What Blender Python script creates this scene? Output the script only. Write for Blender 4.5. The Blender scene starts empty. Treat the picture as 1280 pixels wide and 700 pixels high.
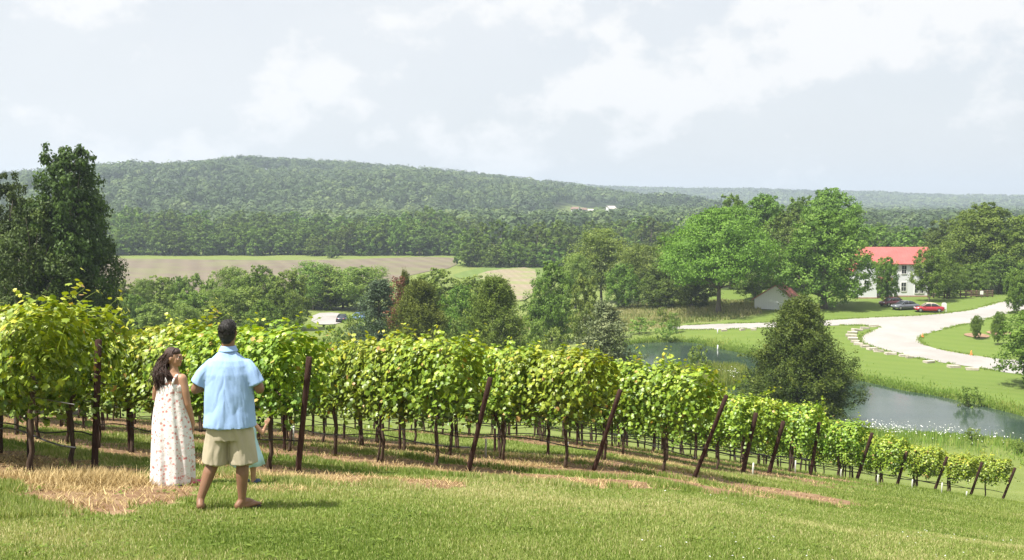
import bpy, bmesh, math, random
import numpy as np
from mathutils import Vector, Matrix, Euler
PI = math.pi
rng = np.random.default_rng(7)
random.seed(7)
scene = bpy.context.scene
COL = scene.collection

# ------------------------------------------------------------------ camera
EYE = 24.0
FPX = 1300.0
PITCH = math.atan(95 / 1300)
cam_d = bpy.data.cameras.new("camera")
cam = bpy.data.objects.new("camera", cam_d)
COL.objects.link(cam)
cam.location = (0, 0, EYE)
cam.rotation_euler = (PI / 2 - PITCH, 0, 0)
cam_d.sensor_width = 36
cam_d.lens = 36 * FPX / 1280
cam_d.clip_start = 0.1
cam_d.clip_end = 30000
scene.camera = cam
CP, SP = math.cos(PITCH), math.sin(PITCH)


def ray(px, py):
    u = (px - 640) / FPX
    v = (350 - py) / FPX
    return u, CP + v * SP, -SP + v * CP


def xz_at(px, py, Y):
    u, dy, dz = ray(px, py)
    return u / dy * Y, EYE + dz / dy * Y


# ------------------------------------------------------------------ terrain
def sm(t):
    t = np.clip(t, 0, 1)
    return t * t * (3 - 2 * t)


_s = np.array([-400, -60, -5, 0, 4, 9.36, 11.15, 12.77, 14.28, 17.35, 19.61, 21.65, 28.74, 31.51, 35.14, 39.28, 43.55, 47.2, 50.45, 53.26, 62, 75, 88, 100, 130, 4000])
_d = np.array([-45, -7, 1.2, 1.62, 2.07, 2.93, 3.22, 3.55, 3.91, 4.56, 5.06, 5.37, 6.86, 7.34, 8.0, 8.84, 9.85, 10.7, 11.45, 12.0, 14.1, 16.9, 19.1, 20.0, 20.2, 20.2])
_st = np.arange(-400, 4000, 0.5)
_dt = np.interp(_st, _s, _d)
_k = np.exp(-0.5 * (np.arange(-16, 17) * 0.5 / 1.2) ** 2)
_k /= _k.sum()
_dt = np.convolve(np.pad(_dt, 16, mode='edge'), _k, mode='valid')


def vnoise(x, y, seed=0):
    """smooth value noise, vectorised"""
    xi = np.floor(x).astype(np.int64)
    yi = np.floor(y).astype(np.int64)
    fx = sm(x - xi)
    fy = sm(y - yi)

    def h(a, b):
        n = (a * 374761393 + b * 668265263 + seed * 1442695041) & 0x7fffffff
        n = (n ^ (n >> 13)) * 1274126177 & 0x7fffffff
        return ((n ^ (n >> 16)) & 0xffff) / 65535.0
    return (h(xi, yi) * (1 - fx) + h(xi + 1, yi) * fx) * (1 - fy) + (h(xi, yi + 1) * (1 - fx) + h(xi + 1, yi + 1) * fx) * fy


def fbm(x, y, seed=0, o=3):
    t = 0
    a = 0.5
    for i in range(o):
        t = t + a * vnoise(x * 2 ** i, y * 2 ** i, seed + i)
        a *= 0.5
    return t / (1 - 0.5 ** o)


POND_Z = EYE - 20.25
pond_px = [(772, 433), (800, 428), (867, 427), (900, 436), (930, 441), (985, 455), (1040, 468), (1079, 476), (1130, 488), (1169, 494), (1208, 502),
           (1250, 512), (1280, 520), (1420, 558), (1420, 640), (1280, 556), (1200, 546), (1130, 543), (1060, 540), (980, 531), (930, 516), (880, 509), (850, 500),
           (860, 489), (905, 488), (938, 480), (932, 464), (905, 461), (860, 464), (800, 476), (750, 466)]


def on_plane(px, py, z):
    u, dy, dz = ray(px, py)
    t = (z - EYE) / dz
    return (u * t, dy * t)


pond_poly = np.array([on_plane(a, b, POND_Z) for a, b in pond_px])


def smooth_poly(P, it=2):
    for _ in range(it):
        Q = np.roll(P, -1, 0)
        P = np.stack([P * .75 + Q * .25, P * .25 + Q * .75], 1).reshape(-1, 2)
    return P


pond_poly = smooth_poly(pond_poly)


def poly_sd(x, y, P):
    """signed distance, negative inside"""
    x = np.asarray(x, float)
    y = np.asarray(y, float)
    d = np.full(x.shape, 1e18)
    ins = np.zeros(x.shape, bool)
    n = len(P)
    for i in range(n):
        ax, ay = P[i]
        bx, by = P[(i + 1) % n]
        ex, ey = bx - ax, by - ay
        wx, wy = x - ax, y - ay
        t = np.clip((wx * ex + wy * ey) / (ex * ex + ey * ey + 1e-12), 0, 1)
        d = np.minimum(d, (wx - ex * t) ** 2 + (wy - ey * t) ** 2)
        c = (ay > y) != (by > y)
        with np.errstate(divide='ignore', invalid='ignore'):
            xc = (bx - ax) * (y - ay) / ((by - ay) if abs(by - ay) > 1e-12 else 1e-12) + ax
        ins ^= c & (x < xc)
    d = np.sqrt(d)
    return np.where(ins, -d, d)


_rx = np.array([-3000, -900, -700, -570, -470, -323, -237, -86, 0, 108, 172, 250, 330, 420, 3000])
_rz = np.array([-12, 4, 16, 26, 36, 46, 43, 31, 22, 8, -3, -15, -20, -24, -24])
_fx = np.array([-6000, -1500, 0, 246, 566, 1083, 1575, 2600, 6000])
_fz = np.array([30, 40, 48, 40, 32, 24, -2, -2, 10])


def terrain(x, y):
    x = np.asarray(x, float)
    y = np.asarray(y, float)
    s = y + 0.2 * np.clip(x, -260, 260)
    D = np.interp(s, _st, _dt) + .1 * np.clip(x - 2, 0, 28) * (1 - sm((y - 50) / 42)) * sm((y + 5) / 15)
    D = D - 3.3 * sm((y - 112) / 72) * sm((x - 8) / 52) * (1 - sm((y - 260) / 300))
    D = D + 1.9 * sm((y - 170) / 110) * (1 - sm((x - 10) / 60) * (1 - sm((y - 260) / 200)))
    # main wooded hill
    ridge = np.interp(x, _rx, _rz) + 22
    und = (fbm(x / 210, y / 330, 5) - .5) * 52
    prof = sm((y - 620) / 800) * (1 - 0.9 * sm((y - 1430) / 500))
    D = D - ridge * prof - und * sm((y - 640) / 200) * (1 - sm((y - 1200) / 220)) * sm((ridge) / 30)
    ridge2 = np.interp(x, _fx, _fz) + 22
    und2 = (fbm(x / 300, y / 400, 9) - .5) * 40
    prof2 = sm((y - 2000) / 1200) * (1 - 0.6 * sm((y - 3300) / 900))
    D = D - ridge2 * prof2 - und2 * sm((y - 2100) / 300) * (1 - sm((y - 3000) / 250))
    # pond
    m = (y > 60) & (y < 190) & (x > -10) & (x < 130)
    if np.any(m):
        sd = poly_sd(x[m] if x.ndim else x, y[m] if y.ndim else y, pond_poly)
        Dm = D[m] if D.ndim else D
        lvl = EYE - POND_Z
        w = sm(1 - sd / 11)
        out = Dm * (1 - w) + w * (lvl - 0.12 - 0.07 * np.maximum(sd, 0))
        inn = lvl + np.minimum(1.5, 0.35 * (-sd)) - 0.12 * (1 - np.clip(-sd / .5, 0, 1))
        r = np.where(sd < 0, inn, out)
        if D.ndim:
            D[m] = r
        else:
            D = r
    # small bumps
    D = D + (vnoise(x / 2.3, y / 2.3, 3) - .5) * 0.05 * (1 - sm((y - 55) / 25)) + (vnoise(x / .6, y / .6, 4) - .5) * 0.02 * (y < 60)
    return EYE - D


def tz(x, y):
    return float(terrain(np.array([x]), np.array([y]))[0])


def hit(px, py, ymax=6000):
    """where the line of sight through a point of the photo meets the ground"""
    u, dy, dz = ray(px, py)
    t = np.concatenate([np.arange(3, 60, .02), np.arange(60, 700, .25), np.arange(700, ymax, 2)])
    z = EYE + dz * t
    g = terrain(u * t, dy * t)
    i = int(np.argmax(z <= g))
    return (u * t[i], dy * t[i], float(g[i]))


# ------------------------------------------------------------------ mesh + material helpers
def mesh_np(name, V, F, mat=None, attrs=None, smooth=False, mats=None, midx=None):
    """V (n,3); F (m,k) uniform or list of such arrays"""
    me = bpy.data.meshes.new(name)
    Fs = F if isinstance(F, list) else [F]
    V = np.ascontiguousarray(V, dtype=np.float32)
    me.vertices.add(len(V))
    me.vertices.foreach_set("co", V.ravel())
    idx = np.concatenate([f.ravel() for f in Fs]).astype(np.int32)
    tot = np.concatenate([np.full(len(f), f.shape[1]) for f in Fs]).astype(np.int32)
    st = np.concatenate([[0], np.cumsum(tot)[:-1]]).astype(np.int32)
    me.loops.add(len(idx))
    me.loops.foreach_set("vertex_index", idx)
    me.polygons.add(len(tot))
    me.polygons.foreach_set("loop_start", st)
    me.polygons.foreach_set("loop_total", tot)
    me.polygons.foreach_set("use_smooth", np.full(len(tot), bool(smooth)))
    for k, a in (attrs or {}).items():
        at = me.attributes.new(k, 'FLOAT', 'POINT')
        at.data.foreach_set("value", np.asarray(a, np.float32))
    for m in (mats or ([mat] if mat else [])):
        me.materials.append(m)
    if midx is not None:
        me.polygons.foreach_set("material_index", np.asarray(midx, np.int32))
    me.update(calc_edges=True)
    me.validate()
    return me


def link(name, me, parent=None, loc=None, rot=None, scl=None):
    o = bpy.data.objects.new(name, me)
    COL.objects.link(o)
    if parent:
        o.parent = parent
    if loc is not None:
        o.location = loc
    if rot is not None:
        o.rotation_euler = rot
    if scl is not None:
        o.scale = scl
    return o


def tag(o, label=None, cat=None, group=None, kind=None):
    if label:
        o["label"] = label
    if cat:
        o["category"] = cat
    if group:
        o["group"] = group
    if kind:
        o["kind"] = kind
    return o


def empty(name, loc=(0, 0, 0), rz=0):
    o = bpy.data.objects.new(name, None)
    COL.objects.link(o)
    o.location = loc
    o.rotation_euler = (0, 0, rz)
    o.empty_display_size = 0.2
    return o


def dup(root):
    r = root.copy()
    COL.objects.link(r)
    for ch in list(root.children):
        c = ch.copy()
        COL.objects.link(c)
        c.parent = r
        for g in list(ch.children):
            d = g.copy()
            COL.objects.link(d)
            d.parent = c
    return r


class NT:
    def __init__(self, name):
        self.m = bpy.data.materials.new(name)
        self.m.use_nodes = True
        self.t = self.m.node_tree
        self.t.nodes.clear()
        self.out = self.n('ShaderNodeOutputMaterial')

    def n(self, kind, **kw):
        nd = self.t.nodes.new(kind)
        for k, v in kw.items():
            if k.startswith('i_'):
                nd.inputs[k[2:].replace('_', ' ')].default_value = v
            else:
                setattr(nd, k, v)
        return nd

    def l(self, a, b):
        self.t.links.new(a, b)

    def noise(self, scale, detail=3, vec=None, rough=.55, out='Fac'):
        nd = self.n('ShaderNodeTexNoise')
        nd.inputs['Scale'].default_value = scale
        nd.inputs['Detail'].default_value = detail
        nd.inputs['Roughness'].default_value = rough
        if vec is not None:
            self.l(vec, nd.inputs['Vector'])
        return nd.outputs[out]

    def ramp(self, fac, stops, interp='LINEAR'):
        nd = self.n('ShaderNodeValToRGB')
        cr = nd.color_ramp
        cr.interpolation = interp
        while len(cr.elements) < len(stops):
            cr.elements.new(0.5)
        for e, (p, c) in zip(cr.elements, stops):
            e.position = p
            e.color = (*c, 1) if len(c) == 3 else c
        self.l(fac, nd.inputs['Fac'])
        return nd.outputs['Color']

    def mix(self, fac, a, b, blend='MIX'):
        nd = self.n('ShaderNodeMix', data_type='RGBA', blend_type=blend)
        for s, v in ((0, fac), (6, a), (7, b)):
            if hasattr(v, 'default_value') or isinstance(v, bpy.types.NodeSocket):
                self.l(v, nd.inputs[s])
            else:
                nd.inputs[s].default_value = v if s == 0 else (*v, 1) if len(v) == 3 else v
        return nd.outputs[2]

    def math(self, op, a, b=None, c=None, clamp=False):
        nd = self.n('ShaderNodeMath', operation=op, use_clamp=clamp)
        for i, v in enumerate((a, b, c)):
            if v is None:
                continue
            if isinstance(v, bpy.types.NodeSocket):
                self.l(v, nd.inputs[i])
            else:
                nd.inputs[i].default_value = v
        return nd.outputs[0]

    def attr(self, name):
        nd = self.n('ShaderNodeAttribute', attribute_name=name)
        return nd.outputs['Fac']

    def pos(self):
        return self.n('ShaderNodeNewGeometry').outputs['Position']

    def obj(self):
        return self.n('ShaderNodeTexCoord').outputs['Object']

    def rand(self):
        return self.n('ShaderNodeObjectInfo').outputs['Random']

    def bsdf(self, color, rough=.6, spec=.3, metal=0, bump=None, bstr=.3, bdist=.02):
        b = self.n('ShaderNodeBsdfPrincipled')
        for k, v in (('Base Color', color), ('Roughness', rough), ('Specular IOR Level', spec), ('Metallic', metal)):
            if isinstance(v, bpy.types.NodeSocket):
                self.l(v, b.inputs[k])
            else:
                b.inputs[k].default_value = (*v, 1) if k == 'Base Color' else v
        if bump is not None:
            bp = self.n('ShaderNodeBump')
            bp.inputs['Strength'].default_value = bstr
            bp.inputs['Distance'].default_value = bdist
            self.l(bump, bp.inputs['Height'])
            self.l(bp.outputs['Normal'], b.inputs['Normal'])
        return b

    def done(self, sh):
        self.l(sh.outputs[0] if not isinstance(sh, bpy.types.NodeSocket) else sh, self.out.inputs['Surface'])
        return self.m


def plain(name, c, rough=.6, spec=.3, metal=0, var=.12, scale=6, bstr=.15, bdist=.01):
    t = NT(name)
    p = t.obj()
    n = t.noise(scale, 4, p)
    n2 = t.noise(scale * 7, 3, p)
    c1 = tuple(max(0, v * (1 - var)) for v in c)
    c2 = tuple(min(1, v * (1 + var)) for v in c)
    col = t.ramp(n, [(.3, c1), (.7, c2)])
    return t.done(t.bsdf(col, rough, spec, metal, n2, bstr, bdist))


def leaf_mat(name, stops, trans=.3, tcol=(1.15, 1.2, .5), rough=.55, spec=.2, objvar=.17, gain=1.0):
    """foliage: tint attribute 0..1 picks the leaf's own colour; part of the light passes through the leaf"""
    t = NT(name)
    col = t.ramp(t.attr('tint'), stops)
    hsv = t.n('ShaderNodeHueSaturation')
    t.l(col, hsv.inputs['Color'])
    r = t.rand()
    t.l(t.math('MULTIPLY_ADD', r, objvar * 2, 1 - objvar), hsv.inputs['Value'])
    t.l(t.math('MULTIPLY_ADD', r, .03, .485), hsv.inputs['Hue'])
    c = hsv.outputs['Color']
    b = t.bsdf(c, rough, spec)
    tr = t.n('ShaderNodeBsdfTranslucent')
    t.l(t.mix(1.0, c, tcol, 'MULTIPLY'), tr.inputs['Color'])
    mx = t.n('ShaderNodeMixShader')
    mx.inputs[0].default_value = trans
    t.l(b.outputs[0], mx.inputs[1])
    t.l(tr.outputs[0], mx.inputs[2])
    return t.done(mx)


# ------------------------------------------------------------------ shape builders (numpy)
def unit(a):
    return a / (np.linalg.norm(a, axis=-1, keepdims=True) + 1e-9)


def frames(N):
    R = rng.normal(size=N.shape)
    T = unit(np.cross(N, R))
    return T, np.cross(N, T)


def cards(P, N, a, b, tmpl=None, T=None):
    """leaf faces. a: half length, b: half width (arrays). Default a diamond"""
    N = unit(N)
    if T is None:
        T, B = frames(N)
    else:
        T = unit(T - N * np.sum(T * N, -1, keepdims=True))
        B = np.cross(N, T)
    a = np.asarray(a)[:, None] * np.ones((1, 1))
    b = np.asarray(b)[:, None]
    V = np.stack([P + T * a, P + B * b, P - T * a, P - B * b], 1).reshape(-1, 3)
    F = np.arange(len(V)).reshape(-1, 4)
    return V, F


def tube(pts, rad, sides=8, cap=True):
    pts = np.asarray(pts, float)
    n = len(pts)
    rad = np.broadcast_to(np.asarray(rad, float), (n,))
    tan = np.gradient(pts, axis=0)
    tan = unit(tan)
    ref = np.array([1., 0, 0]) if abs(tan[0][0]) < .8 else np.array([0, 1., 0])
    V = []
    for i in range(n):
        b = unit(np.cross(tan[i], ref))
        c = np.cross(b, tan[i])
        ref = c
        a = np.arange(sides) * 2 * PI / sides
        V.append(pts[i] + rad[i] * (np.cos(a)[:, None] * b + np.sin(a)[:, None] * c))
    V = np.concatenate(V)
    F = []
    for i in range(n - 1):
        for k in range(sides):
            k2 = (k + 1) % sides
            F.append((i * sides + k, i * sides + k2, (i + 1) * sides + k2, (i + 1) * sides + k))
    if cap:
        c0 = len(V)
        V = np.vstack([V, pts[0] - tan[0] * rad[0] * .3, pts[-1] + tan[-1] * rad[-1] * .3])
        for k in range(sides):
            k2 = (k + 1) % sides
            F.append((k2, k, c0, c0))
            F.append(((n - 1) * sides + k, (n - 1) * sides + k2, c0 + 1, c0 + 1))
    F = np.array(F)
    quad = F[F[:, 2] != F[:, 3]]
    tri = F[F[:, 2] == F[:, 3]][:, :3]
    return V, quad, tri


class Acc:
    """collects shapes into one mesh"""

    def __init__(self):
        self.V = []
        self.Q = []
        self.T = []
        self.n = 0

    def add(self, V, Q=None, T=None):
        V = np.asarray(V, float)
        if Q is not None and len(Q):
            self.Q.append(np.asarray(Q) + self.n)
        if T is not None and len(T):
            self.T.append(np.asarray(T) + self.n)
        self.V.append(V)
        self.n += len(V)
        return self

    def tube(self, pts, rad, sides=8):
        return self.add(*tube(pts, rad, sides))

    def box(self, lo, hi, M=None):
        x0, y0, z0 = lo
        x1, y1, z1 = hi
        V = np.array([(x0, y0, z0), (x1, y0, z0), (x1, y1, z0), (x0, y1, z0), (x0, y0, z1), (x1, y0, z1), (x1, y1, z1), (x0, y1, z1)], float)
        if M is not None:
            V = np.array([M @ Vector(v) for v in V])
        return self.add(V, [(0, 3, 2, 1), (4, 5, 6, 7), (0, 1, 5, 4), (1, 2, 6, 5), (2, 3, 7, 6), (3, 0, 4, 7)])

    def ell(self, c, r, seg=12, rings=8, R=None):
        V = []
        for i in range(rings + 1):
            th = PI * i / rings
            for k in range(seg):
                ph = 2 * PI * k / seg
                v = np.array([math.sin(th) * math.cos(ph) * r[0], math.sin(th) * math.sin(ph) * r[1], math.cos(th) * r[2]])
                if R is not None:
                    v = R @ v
                V.append(v + np.asarray(c))
        Q = [(i * seg + k, (i + 1) * seg + k, (i + 1) * seg + (k + 1) % seg, i * seg + (k + 1) % seg) for i in range(rings) for k in range(seg)]
        return self.add(np.array(V), Q)

    def faces(self):
        F = []
        if self.Q:
            F.append(np.concatenate(self.Q))
        if self.T:
            F.append(np.concatenate(self.T))
        return F

    def mesh(self, name, mat, smooth=False, bevel=0):
        me = mesh_np(name, np.concatenate(self.V), self.faces(), mat, smooth=smooth)
        return me

    def build(self, name, mat, parent=None, smooth=False, bevel=0, **kw):
        o = link(name, self.mesh(name, mat, smooth), parent, **kw)
        if bevel:
            b = o.modifiers.new("bevel", 'BEVEL')
            b.width = bevel
            b.segments = 2
            b.limit_method = 'ANGLE'
        return o


# ------------------------------------------------------------------ vineyard layout
RD = np.array([-0.67, 0.742])          # rows run this way, away from their end posts
RN = np.array([0.742, 0.67])
# (base px, base py, post height, lean in degrees, how many vines, words for the row)
ROWS = [
    (42, 588, 0, 0, 4, "outermost row"),
    (118, 583, 1.82, 9, 10, "second row"),
    (372, 592, 1.78, 12, 17, "third row"),
    (585, 589, 1.80, 19, 18, "fourth row"),
    (742, 600, 1.75, 22, 18, "fifth row"),
    (868, 594, 1.95, 23, 18, "sixth row"),
    (928, 594, 1.8, 13, 15, "seventh row"),
    (961, 591, 1.75, 16, 14, "eighth row"),
    (1013, 592, 1.8, 9, 14, "ninth row"),
    (1071, 597, 1.85, 17, 13, "tenth row"),
    (1121, 607, 1.6, 14, 12, "eleventh row"),
    (1167, 614, 1.75, 18, 12, "twelfth row"),
    (1212, 622, 1.8, 16, 10, "thirteenth row"),
    (1252, 625, 1.8, 18, 8, "last row"),
]
row_ends = []
for r in ROWS:
    x, y, z = hit(r[0], r[1])
    row_ends.append(np.array([x, y]))
# true spacing: the far row ends are pulled along their sight lines to the depth their post heights say
_depth = {0: 12.7, 1: 13.9, 2: 14.9, 3: 17.5, 4: 19.3, 5: 20.9, 6: 27.5, 7: 30.0, 8: 33.2, 9: 36.8, 10: 40.5, 11: 43.6, 12: 46.3, 13: 48.6}
for i, e in enumerate(row_ends):
    k = _depth[i] / e[1]
    row_ends[i] = e * k
VSP = 1.75


def strip_mask(x, y):
    """bare sprayed strip under every row, 0..1"""
    m = np.zeros(np.shape(x))
    for i, e in enumerate(row_ends):
        dx = x - e[0]
        dy = y - e[1]
        along = dx * RD[0] + dy * RD[1]
        across = dx * RN[0] + dy * RN[1]
        L = ROWS[i][4] * VSP + 1.5
        pre = [4.2, 2.4, 3.3, 4.2, 4.2, 3.8, 2.8, 2.4, 2.0, 1.6, 1.0, .6, .5, .5][i]
        w = [.95, .8, 1.15, 1.35, 1.4, 1.4, 1.2, 1.1, 1.0, .9, .5, .4, .4, .4][i]
        wob = (vnoise(x * 1.3, y * 1.3, 20 + i) - .5) * .7 + (vnoise(x * 4.3, y * 4.3, 30 + i) - .5) * .45
        a = sm((w + wob - np.abs(across)) / .35) * sm((along + pre + wob * 2) / .6) * sm((L - along) / 1.0)
        m = np.maximum(m, a)
    return m


# ------------------------------------------------------------------ materials
def ground_mat():
    t = NT("ground_turf")
    p = t.pos()
    big = t.noise(.02, 3, p)
    mid = t.noise(.35, 4, p)
    fine = t.noise(9, 4, p)
    vfine = t.noise(40, 2, p)
    g1 = t.ramp(mid, [(.3, (.10, .145, .03)), (.55, (.14, .18, .04)), (.75, (.2, .22, .075))])
    g2 = t.ramp(big, [(.35, (.09, .15, .025)), (.65, (.16, .2, .05))])
    g = t.mix(.4, g1, g2)
    g = t.mix(t.math('MULTIPLY', fine, .35), g, (.2, .2, .07))
    # mown stripes on the lawns round the pond
    lawn = t.attr('lawn')
    sep = t.n('ShaderNodeSeparateXYZ')
    t.l(p, sep.inputs[0])
    st = t.math('SINE', t.math('ADD', t.math('MULTIPLY', sep.outputs[1], 1.9), t.math('MULTIPLY', sep.outputs[0], .95)))
    st = t.math('MULTIPLY_ADD', st, .5, .5)
    lw = t.mix(t.math('MULTIPLY', st, .5), (.095, .155, .026), (.135, .19, .038))
    lw = t.mix(t.math('MULTIPLY', mid, .5), lw, (.17, .2, .05))
    lw = t.mix(t.math('MULTIPLY', vfine, .25), lw, (.08, .12, .02))
    g = t.mix(lawn, g, lw)
    mead = t.attr('meadow')
    md = t.ramp(t.noise(.5, 5, p), [(.3, (.13, .19, .045)), (.55, (.21, .23, .085)), (.75, (.31, .28, .14))])
    g = t.mix(mead, g, md)
    wood = t.attr('wood')
    g = t.mix(wood, g, (.035, .06, .018))
    # soil and straw
    dirt = t.attr('dirt')
    dn = t.ramp(t.noise(3.5, 5, p), [(.3, (.12, .062, .034)), (.5, (.20, .12, .07)), (.75, (.31, .225, .135))])
    dn = t.mix(t.math('MULTIPLY', vfine, .5), dn, (.25, .16, .09))
    dm = t.math('ADD', dirt, t.math('MULTIPLY', t.math('SUBTRACT', t.noise(5, 4, p), .5), .7))
    dmr = t.ramp(dm, [(.42, (0, 0, 0)), (.6, (1, 1, 1))])
    g = t.mix(dmr, g, dn)
    bmp = t.math('ADD', t.math('MULTIPLY', fine, 1.0), t.math('MULTIPLY', vfine, .6))
    return t.done(t.bsdf(g, .85, .15, 0, bmp, .6, .04))


M = {}
M['ground'] = ground_mat()


def field_mat(name, c1, c2, freq, ang, green=0):
    t = NT(name)
    p = t.pos()
    sep = t.n('ShaderNodeSeparateXYZ')
    t.l(p, sep.inputs[0])
    w = t.math('SINE', t.math('ADD', t.math('MULTIPLY', sep.outputs[0], math.cos(ang) * freq), t.math('MULTIPLY', sep.outputs[1], math.sin(ang) * freq)))
    w = t.math('MULTIPLY_ADD', w, .2, .3)
    n = t.noise(.04, 5, p, .6)
    st = t.n('ShaderNodeMapping')
    st.inputs['Scale'].default_value = (.008, .09, 1)
    t.l(p, st.inputs['Vector'])
    n3 = t.noise(1, 4, st.outputs[0])
    n2 = t.noise(1.2, 4, p)
    c = t.mix(t.math('MULTIPLY', n3, 1.0), c1, c2)
    c = t.mix(w, c, tuple(v * .8 for v in c1))
    c = t.mix(t.ramp(n, [(.45, (0, 0, 0)), (.7, (.7, .7, .7))]), c, tuple(v * .72 for v in c2))
    c = t.mix(t.math('MULTIPLY', n2, .3), c, tuple(v * .6 for v in c1))
    if green:
        gm = t.ramp(t.noise(.07, 4, p), [(.45, (0, 0, 0)), (.6, (green, green, green))])
        c = t.mix(gm, c, (.17, .22, .06))
    return t.done(t.bsdf(c, .9, .1, 0, n2, .5, .1))


M['field'] = field_mat('ploughed_soil', (.14, .113, .085), (.225, .187, .138), .9, .3, .25)
M['stubble'] = field_mat('stubble_soil', (.25, .205, .14), (.33, .275, .2), 2.6, .1, .6)
M['crop'] = field_mat('young_crop', (.12, .18, .045), (.16, .21, .06), 1.5, .1)


def gravel():
    t = NT('pale_gravel')
    p = t.pos()
    n = t.noise(.25, 5, p)
    n2 = t.noise(14, 3, p)
    c = t.ramp(n, [(.3, (.30, .29, .275)), (.7, (.37, .355, .34))])
    c = t.mix(t.math('MULTIPLY', n2, .3), c, (.2, .18, .16))
    big = t.ramp(t.noise(.12, 5, p, .65), [(.4, (0, 0, 0)), (.7, (.6, .6, .6))])
    c = t.mix(big, c, (.235, .215, .195))
    return t.done(t.bsdf(c, .9, .1, 0, n2, .4, .03))


M['gravel'] = gravel()


def water_mat():
    t = NT('pond_water')
    p = t.pos()
    mp = t.n('ShaderNodeMapping')
    mp.inputs['Scale'].default_value = (1.0, 2.4, 1)
    t.l(p, mp.inputs['Vector'])
    n = t.noise(2.2, 4, mp.outputs[0])
    n2 = t.noise(.25, 3, p)
    c = t.ramp(n2, [(.3, (.022, .042, .034)), (.7, (.045, .065, .048))])
    b = t.bsdf(c, .05, .5, 0, n, .16, .05)
    b.inputs['IOR'].default_value = 1.333
    return t.done(b)


M['water'] = water_mat()
G = lambda *a: a
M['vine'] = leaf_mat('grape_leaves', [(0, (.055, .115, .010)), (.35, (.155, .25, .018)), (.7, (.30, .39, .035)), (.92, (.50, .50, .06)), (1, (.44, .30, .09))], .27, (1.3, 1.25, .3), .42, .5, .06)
M['broad'] = leaf_mat('broad_leaves', [(0, (.055, .10, .014)), (.5, (.115, .19, .025)), (1, (.20, .29, .045))], .28, (1.2, 1.3, .45))
M['light'] = leaf_mat('light_leaves', [(0, (.09, .15, .028)), (.5, (.18, .26, .05)), (1, (.28, .36, .085))], .3, (1.2, 1.3, .45))
M['locust'] = leaf_mat('locust_leaves', [(0, (.06, .125, .013)), (.5, (.13, .235, .027)), (1, (.20, .32, .05))], .32, (1.2, 1.3, .4))
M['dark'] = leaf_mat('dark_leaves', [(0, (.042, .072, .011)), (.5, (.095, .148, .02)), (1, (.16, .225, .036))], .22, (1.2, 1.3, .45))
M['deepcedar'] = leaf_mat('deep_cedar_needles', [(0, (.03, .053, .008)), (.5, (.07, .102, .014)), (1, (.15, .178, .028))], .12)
M['verydark'] = leaf_mat('leaves_painted_shaded', [(0, (.024, .046, .009)), (.5, (.056, .094, .016)), (1, (.105, .155, .028))], .18)  # backlit darkness painted into these leaf colours
M['cedar'] = leaf_mat('cedar_needles', [(0, (.048, .075, .011)), (.5, (.11, .145, .02)), (1, (.19, .22, .04))], .12, (1.2, 1.2, .5), .65, .15)
M['greycedar'] = leaf_mat('grey_cedar_needles', [(0, (.09, .12, .05)), (.5, (.16, .19, .09)), (1, (.26, .28, .14))], .12, (1.2, 1.2, .5), .65, .15)
M['deadneedle'] = leaf_mat('dead_needles', [(0, (.12, .05, .025)), (.5, (.2, .09, .045)), (1, (.3, .16, .08))], .1)
M['pine'] = leaf_mat('blue_pine_needles', [(0, (.04, .075, .035)), (.5, (.08, .12, .06)), (1, (.13, .18, .09))], .1)
M['forest'] = leaf_mat('forest_leaves', [(0, (.028, .06, .020)), (.5, (.072, .128, .038)), (1, (.14, .205, .06))], .2)
M['grass'] = leaf_mat('grass_blades', [(0, (.10, .155, .022)), (.4, (.20, .265, .055)), (.75, (.32, .35, .115)), (1, (.52, .46, .25))], .3, (1.1, 1.15, .5), .55, .25, 0)
M['straw'] = leaf_mat('dry_straw', [(0, (.17, .115, .055)), (.5, (.40, .295, .135)), (1, (.68, .54, .28))], .2, (1, 1, .8), .7, .2, 0)
M['reed'] = leaf_mat('shore_grass', [(0, (.12, .19, .03)), (.5, (.2, .28, .05)), (1, (.38, .38, .12))], .3)
M['meadow'] = leaf_mat('meadow_grass', [(0, (.15, .21, .05)), (.5, (.32, .31, .14)), (1, (.52, .46, .28))], .3)
M['flower'] = leaf_mat('white_petals', [(0, (.7, .7, .66)), (1, (.82, .82, .8))], .3, (1, 1, 1))


def bark(name, c):
    t = NT(name)
    p = t.obj()
    mp = t.n('ShaderNodeMapping')
    mp.inputs['Scale'].default_value = (1, 1, .18)
    t.l(p, mp.inputs['Vector'])
    n = t.noise(22, 5, mp.outputs[0])
    col = t.ramp(n, [(.3, tuple(v * .55 for v in c)), (.7, tuple(min(1, v * 1.3) for v in c))])
    return t.done(t.bsdf(col, .9, .15, 0, n, .9, .03))


M['bark'] = bark('tree_bark', (.17, .145, .115))
M['vinebark'] = bark('vine_bark', (.075, .052, .038))
M['post'] = bark('rusty_post', (.048, .026, .020))
M['rubber'] = plain('black_rubber', (.02, .02, .02), .6)
M['wire'] = plain('dull_wire', (.09, .085, .08), .5, .5, .6)
M['guard'] = plain('grubby_white_plastic', (.5, .5, .46), .6)
M['whitepaint'] = plain('white_paint', (.74, .74, .72), .6, .3, 0, .05)

# ------------------------------------------------------------------ ground sheet


def axis(segs):
    out = []
    for a, b, s in segs:
        out.append(np.arange(a, b, s))
    out.append([segs[-1][1]])
    return np.concatenate(out)


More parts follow.
